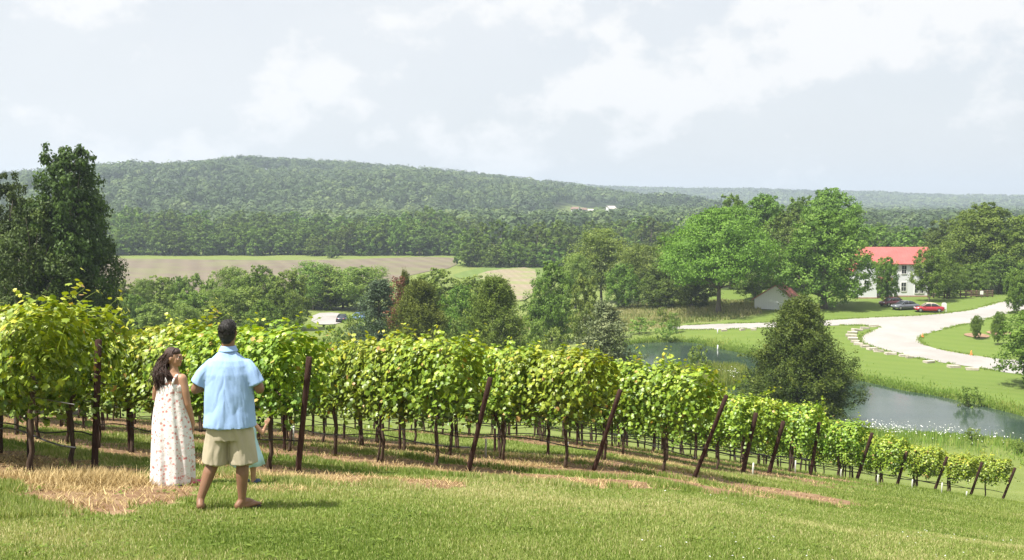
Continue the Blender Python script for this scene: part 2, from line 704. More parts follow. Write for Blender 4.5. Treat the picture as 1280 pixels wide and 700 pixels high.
gx = axis([(-5000, -3000, 500), (-3000, -1000, 60), (-1000, -300, 14), (-300, -90, 6), (-90, -30, 2), (-30, -12, .5), (-12, 14, .16), (14, 34, .3), (34, 130, 1.0),
           (130, 300, 6), (300, 1000, 14), (1000, 3000, 60), (3000, 5001, 500)])
gy = axis([(-400, -40, 30), (-40, 3, 2), (3, 24, .16), (24, 56, .35), (56, 200, 1.0), (200, 520, 6), (520, 1600, 14), (1600, 4200, 45), (4200, 6000, 300)])
GX, GY = np.meshgrid(gx, gy)
GZ = terrain(GX.ravel(), GY.ravel())
X, Y = GX.ravel(), GY.ravel()
nx, ny = len(gx), len(gy)
ii = np.arange(nx * ny).reshape(ny, nx)
F = np.stack([ii[:-1, :-1], ii[:-1, 1:], ii[1:, 1:], ii[1:, :-1]], -1).reshape(-1, 4)
near = (Y < 60) & (Y > 2) & (X > -40) & (X < 50)
dirt = np.zeros(len(X))
dirt[near] = strip_mask(X[near], Y[near])
lawn = sm((X - 12) / 25) * sm((Y - 88) / 10) * (1 - sm((Y - 215) / 15)) * (1 - sm((X - 170) / 30))
mead_poly = np.array([hit(a, b)[:2] for a, b in [(640, 412), (640, 398), (690, 396), (770, 385), (830, 378), (900, 376), (950, 379), (952, 392), (900, 402), (860, 404), (820, 412), (760, 416), (700, 418)]])
mm = (Y > 100) & (Y < 260) & (np.abs(X) < 120)
mead = np.zeros(len(X))
mead[mm] = sm(.5 - poly_sd(X[mm], Y[mm], mead_poly) / 5)
tongue = np.array([on_plane(a, b, POND_Z) for a, b in [(850, 488), (930, 480), (930, 463), (850, 463)]])
mead = np.where(mead > 0, mead, 0)
lawn = lawn * (1 - mead)
clear_c = hit(745, 264)
wood = sm((Y - 560) / 40) * (1 - np.exp(-(((X - clear_c[0] * Y / clear_c[1]) / 60) ** 2 + ((Y - clear_c[1] + 40) / 130) ** 2) * 1.2))
g_me = mesh_np('ground', np.stack([X, Y, GZ], 1), F, M['ground'], {'dirt': dirt, 'lawn': lawn, 'meadow': mead, 'wood': wood}, smooth=True)
tag(link('ground', g_me), kind='structure')


def sheet(name, pxs, mat, step, dz=.06, smooth_it=1, world=None):
    """a flat-lying sheet draped on the ground inside an outline"""
    P = np.array([hit(a, b)[:2] for a, b in pxs]) if world is None else np.array(world)
    if smooth_it:
        P = smooth_poly(P, smooth_it)
    bm = bmesh.new()
    vs = [bm.verts.new((p[0], p[1], 0)) for p in P]
    bm.faces.new(vs)
    bmesh.ops.triangulate(bm, faces=bm.faces[:])
    for ax in (0, 1):
        lo, hi = P[:, ax].min(), P[:, ax].max()
        v = math.floor(lo / step) * step + step * .5
        while v < hi:
            co = [0, 0, 0]
            no = [0, 0, 0]
            co[ax] = v
            no[ax] = 1
            bmesh.ops.bisect_plane(bm, geom=bm.verts[:] + bm.edges[:] + bm.faces[:], plane_co=co, plane_no=no)
            v += step
    arr = np.array([v.co[:] for v in bm.verts])
    z = terrain(arr[:, 0], arr[:, 1]) + dz
    for v, q in zip(bm.verts, z):
        v.co.z = q
    bmesh.ops.recalc_face_normals(bm, faces=bm.faces[:])
    me = bpy.data.meshes.new(name)
    bm.to_mesh(me)
    bm.free()
    if me.polygons and sum(p.normal.z for p in me.polygons) < 0:
        me.flip_normals()
    me.materials.append(mat)
    for p in me.polygons:
        p.use_smooth = True
    o = link(name, me)
    tag(o, kind='structure')
    return o, P


sheet('ploughed_field', [(-120, 324), (60, 323), (130, 323), (330, 326), (420, 325), (571, 320), (573, 334), (520, 342), (480, 356), (430, 378), (200, 384), (-120, 384)], M['field'], 8, .12)
sheet('crop_field', [(560, 346), (585, 338), (640, 329), (690, 327), (722, 330), (712, 344), (690, 352), (600, 352)], M['crop'], 6, .12)
sheet('stubble_field', [(592, 345), (615, 338), (668, 334), (672, 350), (664, 376), (625, 378), (612, 356)], M['stubble'], 4, .2)
road, road_poly = sheet('gravel_road', [(822, 411), (850, 407), (900, 405), (950, 404), (1000, 402), (1043, 400), (1100, 397), (1160, 394), (1208, 389), (1232, 383), (1250, 377), (1280, 376), (1340, 375),
                        (1340, 385), (1280, 388), (1262, 391), (1232, 400), (1196, 408), (1166, 415), (1151, 421), (1149, 427), (1160, 434), (1184, 439), (1220, 445), (1250, 449), (1280, 451), (1380, 462),
                        (1380, 488), (1280, 469), (1250, 465), (1208, 458), (1172, 453), (1142, 447), (1112, 440), (1088, 434), (1076, 428), (1075, 421), (1085, 415), (1102, 410), (1085, 407), (1040, 407), (990, 410), (945, 411), (900, 412), (850, 413)],
                        M['gravel'], 2.0, .035)
sheet('gravel_yard', [(392, 392), (422, 391), (430, 395), (428, 406), (388, 406)], M['gravel'], 3, .08)
_sg = np.roll(pond_poly, -1, 0) - np.roll(pond_poly, 1, 0)
_nr = unit(np.stack([_sg[:, 1], -_sg[:, 0]], 1))
_t = poly_sd(*(pond_poly + _nr * .4).T, pond_poly)
_wide = pond_poly + _nr * np.where(_t > 0, 1, -1)[:, None] * .8
pond_me = mesh_np('water', np.column_stack([_wide, np.full(len(_wide), POND_Z)]), np.arange(len(_wide))[None, :], M['water'])
if pond_me.polygons[0].normal.z < 0:
    pond_me.flip_normals()
tag(link('pond', pond_me), kind='structure')

# ------------------------------------------------------------------ trees
UP = np.array([0, 0, 1.])


def rand_unit(n):
    return unit(rng.normal(size=(n, 3)))


def foliage(lobes, clumps_per, leaves_per, size, flat=1.0, clump_r=.34, up=.25, tintbase=.45, ext=1.0, asp=.6):
    """lobes: list of (centre, radii). Leaves in clumps over every lobe's surface"""
    Ps, Ns, Ts = [], [], []
    for c, r in lobes:
        c = np.array(c)
        r = np.array(r)
        nc = max(4, int(clumps_per * (r.mean() ** 1.6)))
        d = rand_unit(nc)
        d[:, 2] = d[:, 2] * .85 + .15
        d = unit(d)
        rad = rng.uniform(.62, 1.06, nc)[:, None]
        cc = c + d * r * rad
        cr = clump_r * r.mean() * rng.uniform(.6, 1.25, nc)
        n = leaves_per
        off = rand_unit(nc * n).reshape(nc, n, 3) * (rng.random((nc, n, 1)) ** .5)
        off[..., 2] *= flat
        P = cc[:, None] + off * cr[:, None, None]
        N = unit(off) * .55 + d[:, None] * .45 + UP * up + rng.normal(size=P.shape) * .45
        ti = tintbase + rng.normal(0, .16, nc)[:, None] + rng.normal(0, .12, (nc, n)) + .12 * (off[..., 2])
        Ps.append(P.reshape(-1, 3))
        Ns.append(N.reshape(-1, 3))
        Ts.append(ti.ravel())
    P, N, ti = np.concatenate(Ps), np.concatenate(Ns), np.concatenate(Ts)
    a = size * rng.uniform(.6, 1.3, len(P))
    V, F = cards(P, N, a, a * asp)
    return V, F, np.repeat(np.clip(ti, 0, 1), 4)


def trunk_mesh(name, H, r0, limbs, mat, lean=(0, 0)):
    A = Acc()
    n = 8
    zs = np.linspace(0, 1, n)
    pts = [(lean[0] * z + .12 * math.sin(z * 5), lean[1] * z + .1 * math.cos(z * 4) - .1, z * H - .3) for z in zs]
    A.tube(pts, r0 * (1 - zs * .75) * (1 + .5 * np.exp(-zs * 14)), 10)
    for (c, zs0) in limbs:
        b = np.array([lean[0] * zs0 / H, lean[1] * zs0 / H, zs0])
        c = np.array(c)
        mid = (b + c) / 2 + np.array([0, 0, -.1 * np.linalg.norm(c - b)])
        A.tube([b, (b + mid) / 2 + rng.normal(0, .08, 3), mid, (mid + c) / 2 + rng.normal(0, .12, 3), c], np.array([.5, .4, .3, .2, .08]) * r0 * (1 - zs0 / H * .5), 6)
    return A.mesh(name, mat, True)


def lobes_round(H, R, n, z0=.25, seed=0, top=1.0, flat=.8, shape='round'):
    rr = np.random.default_rng(seed)
    L = []
    for i in range(n):
        f = (i + .5) / n
        z = z0 + (1 - z0) * f
        if shape == 'round':
            env = math.sin(min(1, (1 - f) * 1.35 + .12) * PI / 2) * (0.62 + .38 * min(1, f * 4))
        elif shape == 'vase':
            env = .35 + .75 * math.sin(f * PI * .75)
        elif shape == 'oval':
            env = math.sin((.12 + .8 * f) * PI) ** .7
        else:
            env = (1 - f) ** .8
        ang = i * 2.399 + rr.uniform(-.5, .5)
        rad = R * env * rr.uniform(.35, .72)
        lr = R * env * rr.uniform(.34, .52) + .12 * R
        zz = min(z * H, H - lr * flat * .9)
        L.append(((math.cos(ang) * rad, math.sin(ang) * rad, zz), (lr, lr, lr * flat)))
    return L


TREES = {}


def make_kind(key, H, R, nl, z0, shape, mat, clumps, leaves, size, variants=2, flat=.8, lflat=.8, clump_r=.34, r0=.25, up=.25, tint=.45, barkm='bark', limbs=True, asp=.6, trunk_h=.7):
    TREES[key] = []
    for v in range(variants):
        sd = hash((len(key) * 31 + ord(key[0]) * 7 + v)) % 10000
        L = lobes_round(H, R, nl, z0, sd, flat=flat, shape=shape)
        V, F, ti = foliage(L, clumps, leaves, size, lflat, clump_r, up, tint, asp=asp)
        V[:, 2] = np.minimum(V[:, 2], H * 1.03)
        V[:, 2] = np.maximum(V[:, 2], .05)
        cm = mesh_np('crown_' + key, V, F, M[mat], {'tint': ti})
        lim = [(c, max(H * z0 * .7, c[2] - math.hypot(c[0], c[1]) * 1.0)) for c, r in L if math.hypot(c[0], c[1]) > .2 * R] if limbs else []
        lim = [(c, min(z, H * trunk_h * .9)) for c, z in lim]
        tm = trunk_mesh('trunk_' + key, H * trunk_h, r0, lim, M[barkm])
        TREES[key].append((tm, cm, H, R))


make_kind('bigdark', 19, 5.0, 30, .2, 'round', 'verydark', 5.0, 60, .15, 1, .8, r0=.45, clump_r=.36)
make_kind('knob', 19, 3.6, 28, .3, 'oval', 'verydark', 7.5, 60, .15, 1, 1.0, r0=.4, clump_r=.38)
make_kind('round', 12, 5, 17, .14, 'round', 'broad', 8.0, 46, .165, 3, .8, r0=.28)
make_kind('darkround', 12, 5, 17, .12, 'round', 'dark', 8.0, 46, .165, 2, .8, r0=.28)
make_kind('cotton', 18, 7, 24, .16, 'round', 'broad', 5.6, 52, .20, 2, .8, r0=.42, tint=.55)
make_kind('locust', 17, 10, 26, .34, 'round', 'locust', 3.8, 70, .18, 1, .42, lflat=.45, r0=.42, clump_r=.42, up=.5, tint=.5)
make_kind('young', 9, 2.6, 13, .08, 'oval', 'light', 18, 42, .13, 3, 1.0, r0=.12, trunk_h=.8)
make_kind('wispy', 13, 4.5, 16, .25, 'oval', 'light', 8, 40, .15, 2, .9, r0=.2, clump_r=.42)
make_kind('bush', 3.4, 2.4, 8, .15, 'round', 'light', 9, 30, .13, 2, .85, r0=.08, limbs=False)
make_kind('far', 15, 6.5, 15, .06, 'round', 'broad', 2.4, 34, .36, 4, .85, r0=.35, clump_r=.33)
make_kind('fardark', 15, 6, 15, .06, 'round', 'dark', 2.4, 34, .36, 2, .85, r0=.35, clump_r=.33)
make_kind('lawn', 7, 2.7, 14, .16, 'oval', 'broad', 20, 44, .11, 2, .95, r0=.12, trunk_h=.8, tint=.5)


def make_cedar(key, H, R, mat, nclump, leaves, size, z0=.03, power=.75, variants=1, droop=0.0, ragged=.18):
    """dense conifer: upward-feathered sprays over an egg-shaped envelope"""
    TREES[key] = []
    for v in range(variants):
        nb = int(nclump / 7)
        bf = rng.random(nb) ** 1.05
        ba = np.arange(nb) * 2.399 + rng.normal(0, .3, nb)
        brl = rng.uniform(.78, 1.16, nb)
        bi = rng.integers(0, nb, nclump)
        f = np.clip(bf[bi] + rng.normal(0, .04, nclump), 0, .995)
        ang = ba[bi] + rng.normal(0, .24, nclump)
        lump = 1 + ragged * np.sin(ang * 3 + f * 9 + v) + ragged * .8 * np.sin(ang * 5 - f * 17) + rng.normal(0, .07, nclump)
        env = R * ((1 - f) ** power) * np.minimum(1, .55 + f * 3.2) * lump
        rad = env * brl[bi] * rng.uniform(.2, 1.0, nclump) ** .6
        z = H * (z0 + (1 - z0) * f)
        C = np.stack([np.cos(ang) * rad, np.sin(ang) * rad, z], 1)
        out = np.stack([np.cos(ang), np.sin(ang), .75 - droop * (1 - f) * 1.4 + 0 * f], 1)
        out = unit(out + rng.normal(0, .2, out.shape))
        n = leaves
        L = rng.uniform(.5, 1.15, nclump) * (.085 * H + .12 * R)
        s = rng.random((nclump, n, 1))
        wd = (.30 * (1 - s) + .08) * L[:, None, None]
        off = rng.normal(size=(nclump, n, 3)) * wd * .8
        P = C[:, None] + out[:, None] * (s - .3) * L[:, None, None] + off
        N = unit(rng.normal(size=P.shape) + out[:, None] * .4 + UP * .35)
        Tn = out[:, None] + rng.normal(size=P.shape) * .45
        ti = .42 + rng.normal(0, .13, nb)[bi][:, None] + rng.normal(0, .08, (nclump, n)) + .35 * (s[..., 0] - .5)
        a = size * rng.uniform(.6, 1.3, nclump * n)
        V, F = cards(P.reshape(-1, 3), N.reshape(-1, 3), a, a * .42, T=Tn.reshape(-1, 3))
        V[:, 2] = np.maximum(V[:, 2], .03)
        cm = mesh_np('crown_' + key, V, F, M[mat], {'tint': np.repeat(np.clip(ti.ravel(), 0, 1), 4)})
        tm = trunk_mesh('trunk_' + key, H * .9, .2, [((math.cos(a) * R * .4 * (1 - q), math.sin(a) * R * .4 * (1 - q), H * (q * .8 + .15)), H * q * .8 + .2) for q, a in zip(np.linspace(.05, .8, 14), np.arange(14) * 2.4)], M['bark'])
        TREES[key].append((tm, cm, H, R))


make_cedar('bigcedar', 11, 5.6, 'deepcedar', 1900, 74, .105, z0=.09, power=.72, droop=.5, ragged=.2)
make_cedar('cedar', 11, 3.9, 'cedar', 1100, 54, .10, power=.52, variants=2, ragged=.1)
make_cedar('greycedar', 9, 3.4, 'greycedar', 620, 34, .13, power=.75, ragged=.2)
make_cedar('pine', 11, 3.4, 'pine', 600, 44, .12, power=.6, ragged=.22)
make_cedar('deadcedar', 11, 1.1, 'deadneedle', 150, 30, .13, power=.5, ragged=.3)

_cnt = {}


def tree(key, px, top, Yd, wpx, label, cat='tree', name='broadleaf_tree', group=None, base=None, variant=None, sink=0, rz=None):
    """px: middle of the crown in the photo, top: its highest point, Yd: distance, wpx: crown width"""
    x, ztop = xz_at(px, top, Yd)
    z = tz(x, Yd) - sink
    H = max(ztop - z, 1.0)
    W = wpx / FPX * Yd / 2
    vs = TREES[key]
    k = _cnt.get(key, 0)
    _cnt[key] = k + 1
    tm, cm, H0, R0 = vs[(k if variant is None else variant) % len(vs)]
    r = empty(name, (x, Yd, z), rng.uniform(0, 6.28) if rz is None else rz)
    r.scale = (W / R0, W / R0, H / H0)
    link('trunk', tm, r)
    link('crown', cm, r)
    tag(r, label, cat, group)
    return r


# nearer trees, each with its own words
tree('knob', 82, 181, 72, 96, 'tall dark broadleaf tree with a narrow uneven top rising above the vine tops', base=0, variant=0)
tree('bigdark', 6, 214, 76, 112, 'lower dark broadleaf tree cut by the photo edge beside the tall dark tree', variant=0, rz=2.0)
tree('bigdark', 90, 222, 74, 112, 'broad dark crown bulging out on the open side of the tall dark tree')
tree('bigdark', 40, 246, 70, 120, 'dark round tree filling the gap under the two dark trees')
tree('bigcedar', 1000, 381, 93, 156, 'big dark green cedar standing on the near shore of the pond', name='cedar_tree', variant=0)
tree('cedar', 525, 357, 112, 96, 'olive cedar with a rounded top beside the reddish dead conifer', name='cedar_tree')
tree('cedar', 618, 352, 112, 100, 'olive cedar with a thin pointed top just above the tall vine shoots', name='cedar_tree')
tree('greycedar', 757, 380, 108, 98, 'grey green ragged cedar between the vine tops and the pond', name='cedar_tree')
tree('pine', 474, 354, 128, 78, 'bluish conifer beside the reddish dead conifer', name='conifer_tree')
tree('deadcedar', 497, 350, 122, 26, 'thin reddish brown dead conifer with bare sprays', name='dead_conifer')
tree('cedar', 506, 345, 124, 30, 'dark green conifer tip poking out above the reddish dead conifer', name='conifer_tree')
tree('locust', 900, 259, 176, 148, 'wide bright green spreading tree with a tall bare trunk in the meadow', variant=0)
tree('cotton', 1033, 264, 172, 112, 'big rounded green tree whose low branches droop over the lawn beside the shed')
tree('cotton', 1040, 235, 208, 92, 'tallest dark green tree rising behind the big rounded tree by the shed')
tree('darkround', 985, 262, 200, 70, 'greyish tree between the spreading tree and the tallest tree')
tree('cotton', 955, 243, 212, 90, 'tree with a flat top showing above the spreading tree')
tree('round', 915, 244, 218, 66, 'small rounded treetop above the spreading tree')
tree('round', 1000, 246, 215, 60, 'treetop wedged beside the tallest tree')
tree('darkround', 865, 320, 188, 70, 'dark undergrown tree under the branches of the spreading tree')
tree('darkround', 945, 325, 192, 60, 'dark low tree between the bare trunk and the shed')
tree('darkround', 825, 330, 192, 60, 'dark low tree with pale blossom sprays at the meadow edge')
tree('lawn', 1109, 321, 178, 32, 'slim young tree standing in front of the white house')
tree('lawn', 1163, 311, 180, 40, 'dense conical lawn tree hiding the end of the white house')
tree('round', 1185, 325, 186, 40, 'bright rounded tree beside the conical lawn tree')
tree('cotton', 1232, 253, 205, 96, 'tall full tree behind the rail fence and the black car')
tree('cotton', 1285, 268, 200, 80, 'tall tree cut by the photo edge behind the black car')
tree('round', 1205, 290, 212, 60, 'mid green tree tucked behind the conical lawn tree')
tree('darkround', 1250, 318, 196, 60, 'low dark tree behind the rail fence')
tree('round', 1215, 330, 192, 44, 'low green tree with a short trunk by the rail fence')
tree('darkround', 1180, 275, 232, 60, 'dark treetop far behind the house roof')
tree('far', 1140, 283, 250, 60, 'pale dry looking treetop behind the red house roof')
tree('far', 1100, 283, 255, 60, 'mid green treetop behind the ridge of the red house roof')
tree('fardark', 1160, 290, 262, 60, 'dark treetop behind the end of the red house roof')
tree('round', 1316, 382, 112, 128, 'leafy tree reaching in from the photo edge over the curved road')
tree('lawn', 1221, 394, 144, 15, 'tiny clipped tree in a mulch ring on the grass island', name='young_tree')
tree('lawn', 1249, 390, 140, 16, 'tiny tree beside the overhanging branches on the grass island', name='young_tree')
tree('lawn', 1272, 336, 165, 30, 'bright young tree beside the black car', name='young_tree')
# middle distance, centre
tree('round', 690, 327, 150, 62, 'dark round tree beside the stubble field')
tree('young', 730, 343, 142, 40, 'bright light green young tree between the dark round tree and the grey cedar')
tree('wispy', 752, 287, 212, 84, 'tall thin crowned tree rising above the middle of the scene')
tree('wispy', 800, 305, 205, 60, 'thin crowned tree with bare branches showing beside the spreading tree')
tree('round', 835, 292, 215, 50, 'yellowish green tree leaning against the spreading tree crown')
tree('round', 780, 330, 196, 50, 'low green tree at the meadow edge under the thin crowned trees')
tree('wispy', 720, 318, 205, 50, 'short thin crowned tree beside the tall thin crowned one')
tree('bush', 700, 372, 150, 52, 'rounded shrub below the dark round tree', cat='shrub', name='shrub')
tree('bush', 663, 382, 150, 50, 'shrub at the corner of the stubble field', cat='shrub', name='shrub')
tree('round', 576, 357, 140, 64, 'pale green leafy tree between the two olive cedars')
tree('young', 545, 336, 160, 60, 'light tree behind the rounded olive cedar')
tree('young', 590, 345, 158, 46, 'light tree between the cedar tops')
tree('wispy', 450, 333, 200, 78, 'broad bright tree beside the bluish conifer')
tree('round', 428, 342, 205, 60, 'leafy tree above the gravel yard')
# thicket of young trees in front of the ploughed field
yt = [(128, 356, 22), (152, 350, 26), (176, 349, 30), (198, 345, 34), (222, 346, 26), (242, 342, 26), (262, 350, 26), (288, 334, 36), (306, 343, 28), (324, 332, 38), (345, 342, 30), (366, 338, 32),
      (390, 327, 44), (412, 334, 34), (165, 368, 34), (205, 366, 36), (240, 364, 34), (276, 360, 34), (312, 360, 36), (350, 360, 40), (384, 358, 38), (190, 380, 36), (230, 380, 34), (268, 378, 36), (330, 376, 40), (372, 374, 40), (408, 362, 34), (140, 372, 30)]
for i, (px, top, w) in enumerate(yt):
    k = ('young', 'young', 'wispy', 'young', 'round')[i % 5]
    tree(k, px, top, (176 - (top - 330) * .75 if px < 372 else 204) + rng.uniform(-5, 5), w * 1.35, 'young light green tree in the thicket before the ploughed field', name='young_tree', group='young trees in the thicket before the ploughed field')
for px, top, Yd, w, k in [(446, 392, 150, 34, 'bush'), (468, 388, 148, 40, 'bush'), (440, 402, 132, 44, 'bush'), (476, 404, 128, 44, 'bush'), (412, 407, 128, 46, 'bush'), (566, 398, 128, 50, 'bush'), (592, 392, 135, 40, 'bush'), (668, 404, 128, 44, 'bush'), (695, 410, 122, 44, 'bush')]:
    tree(k, px, top, Yd, w, 'leafy green bush filling the ground between the conifers and the vine tops', cat='shrub', name='shrub', group='bushes between the conifers and the vines')
# shrubs by the pond and the road
for (px, top, Yd, w, lab) in [(842, 391, 158, 22, 'round green shrub growing beside the narrow road'), (800, 397, 158, 40, 'loose green shrub on the far pond bank'),
                              (833, 404, 152, 30, 'weedy shrub at the tip of the narrow road'), (875, 432, 118, 34, 'thin pale willow shrub standing in front of the dark water'),
                              (1217, 536, 84, 26, 'round bright shrub among white flowers on the near shore'), (1274, 549, 82, 24, 'low bright shrub at the near shore by the photo edge'),
                              (1212, 484, 103, 34, 'low green shrub on the far bank of the pond'), (829, 384, 168, 18, 'small dark shrub in the dry meadow')]:
    tree('bush', px, top, Yd, w, lab, cat='shrub', name='shrub')

# the tree line beyond the ploughed field
lab_band = 'mature tree in the dense tree line beyond the ploughed field'
for i in range(58):
    px = 100 + i * 8.4 + rng.uniform(-4, 4)
    if px > 572:
        break
    top = np.interp(px, [100, 150, 200, 250, 300, 350, 400, 450, 500, 560], [300, 292, 288, 292, 286, 284, 290, 282, 278, 284]) + rng.uniform(-8, 8)
    tree('far' if rng.random() < .6 else 'fardark', px, top, 446 + rng.uniform(0, 14), rng.uniform(30, 46), lab_band, group='trees in the line beyond the ploughed field')
for i in range(44):
    px = 95 + i * 11.2 + rng.uniform(-5, 5)
    top = np.interp(px, [100, 160, 200, 240, 300, 400, 470, 520, 600], [285, 262, 262, 268, 268, 270, 266, 262, 272]) + rng.uniform(-6, 8)
    tree('fardark' if rng.random() < .4 else 'far', px, top, 500 + rng.uniform(0, 40), rng.uniform(34, 50), 'hazier mature tree in the back rank of the tree line', group='trees in the back rank of the tree line')
tree('fardark', 414, 306, 425, 22, 'lone small dark tree at the far edge of the ploughed field')
lab_c = 'big dark tree in the clump between the two fields'
for px, top, w, Yd in [(585, 285, 40, 372), (604, 278, 44, 380), (625, 274, 48, 372), (650, 280, 44, 380), (672, 277, 50, 370), (695, 274, 46, 366), (712, 285, 36, 372), (590, 302, 36, 366), (640, 300, 40, 364), (620, 305, 36, 362), (665, 303, 40, 362), (690, 305, 40, 360)]:
    tree('far' if rng.random() < .6 else 'fardark', px, top, Yd, w, lab_c, group='trees in the clump between the two fields')
lab_d = 'hazy mature tree in the woods behind the spreading tree'
for i in range(46):
    px = 700 + i * 13 + rng.uniform(-6, 6)
    top = np.interp(px, [700, 760, 800, 860, 900, 1080, 1140, 1300], [278, 275, 272, 285, 280, 284, 286, 284]) + rng.uniform(-6, 6)
    tree('fardark' if rng.random() < .5 else 'far', px, top, 430 + rng.uniform(-60, 90), rng.uniform(36, 56), lab_d, group='hazy trees in the woods behind the house and spreading tree')

# wooded hills: one mass nobody could count


def forest(name, n, xr, yr, R, ncard, csize, mask, seed):
    r2 = np.random.default_rng(seed)
    x = r2.uniform(*xr, n)
    y = r2.uniform(*yr, n)
    k = (np.abs(x) < .56 * y + 40) & mask(x, y)
    x, y = x[k], y[k]
    z = terrain(x, y)
    n = len(x)
    rad = R * r2.uniform(.5, 1.45, n)
    hh = r2.uniform(9, 15, n)
    d = rand_unit(n * ncard).reshape(n, ncard, 3)
    d[..., 2] = np.abs(d[..., 2]) * 1.1 - .15
    d = unit(d)
    lob = 1 + .25 * np.sin(d[..., 0] * 4 + x[:, None]) * np.cos(d[..., 1] * 4 + y[:, None])
    P = np.stack([x, y, z + hh - rad * .5], 1)[:, None] + d * np.stack([rad, rad, rad * .85], 1)[:, None] * lob[..., None]
    N = d + rng.normal(size=d.shape) * .14
    a = csize * r2.uniform(.7, 1.3, n * ncard)
    V, F = cards(P.reshape(-1, 3), N.reshape(-1, 3), a, a * .75)
    patch = fbm(x / 130, y / 130, 77)
    ti = .45 + (patch[:, None] - .5) * 1.0 + r2.normal(0, .24, n)[:, None] + r2.normal(0, .07, (n, ncard))
    me = mesh_np(name, V, F, M['forest'], {'tint': np.repeat(np.clip(ti.ravel(), 0, 1), 4)})
    return tag(link(name, me), kind='stuff')


def not_clear(x, y):
    return (((x - clear_c[0] * y / clear_c[1]) / 44) ** 2 + ((y - clear_c[1] + 130) / 220) ** 2) > 1


tag(forest('wooded_hillside', 15000, (-900, 620), (560, 1460), 6.3, 84, 1.15, not_clear, 3), 'dense green broadleaf woods covering the long hill', kind='stuff')
tag(forest('distant_woods', 26000, (-200, 2400), (1500, 3350), 9.0, 18, 3.4, lambda x, y: (y > 1900) | (x > 350), 4), 'blue green woods covering the far ridge', kind='stuff')


# ------------------------------------------------------------------ grapevines
def grape_leaves(P, N, T, size):
    """five-lobed leaves, slightly folded along the midrib"""
    ang = np.radians([0, 24, 52, 78, 108, 140, 172, 188, 220, 252, 282, 308, 336])
    rr = np.array([1.0, .66, .93, .60, .80, .62, .50, .50, .62, .80, .60, .93, .66])
    tx = np.cos(ang) * rr
    ty = np.sin(ang) * rr
    tx = tx - .1
    N = unit(N)
    T = unit(T - N * np.sum(T * N, -1, keepdims=True))
    B = np.cross(N, T)
    fold = rng.uniform(.05, .32, len(P))[:, None]
    curl = rng.uniform(-.25, .15, len(P))[:, None]
    h = -np.abs(ty)[None] * fold + (tx ** 2)[None] * curl
    V = P[:, None] + size[:, None, None] * (T[:, None] * tx[None, :, None] + B[:, None] * ty[None, :, None] + N[:, None] * h[..., None])
    C = P[:, None] + size[:, None, None] * 0 * T[:, None]
    V = np.concatenate([C, V], 1)
    k = len(ang)
    f = np.array([(0, 1 + i, 1 + (i + 1) % k) for i in range(k)])
    n = len(P)
    F = (np.arange(n) * (k + 1))[:, None, None] + f[None]
    return V.reshape(-1, 3), F.reshape(-1, 3), k + 1


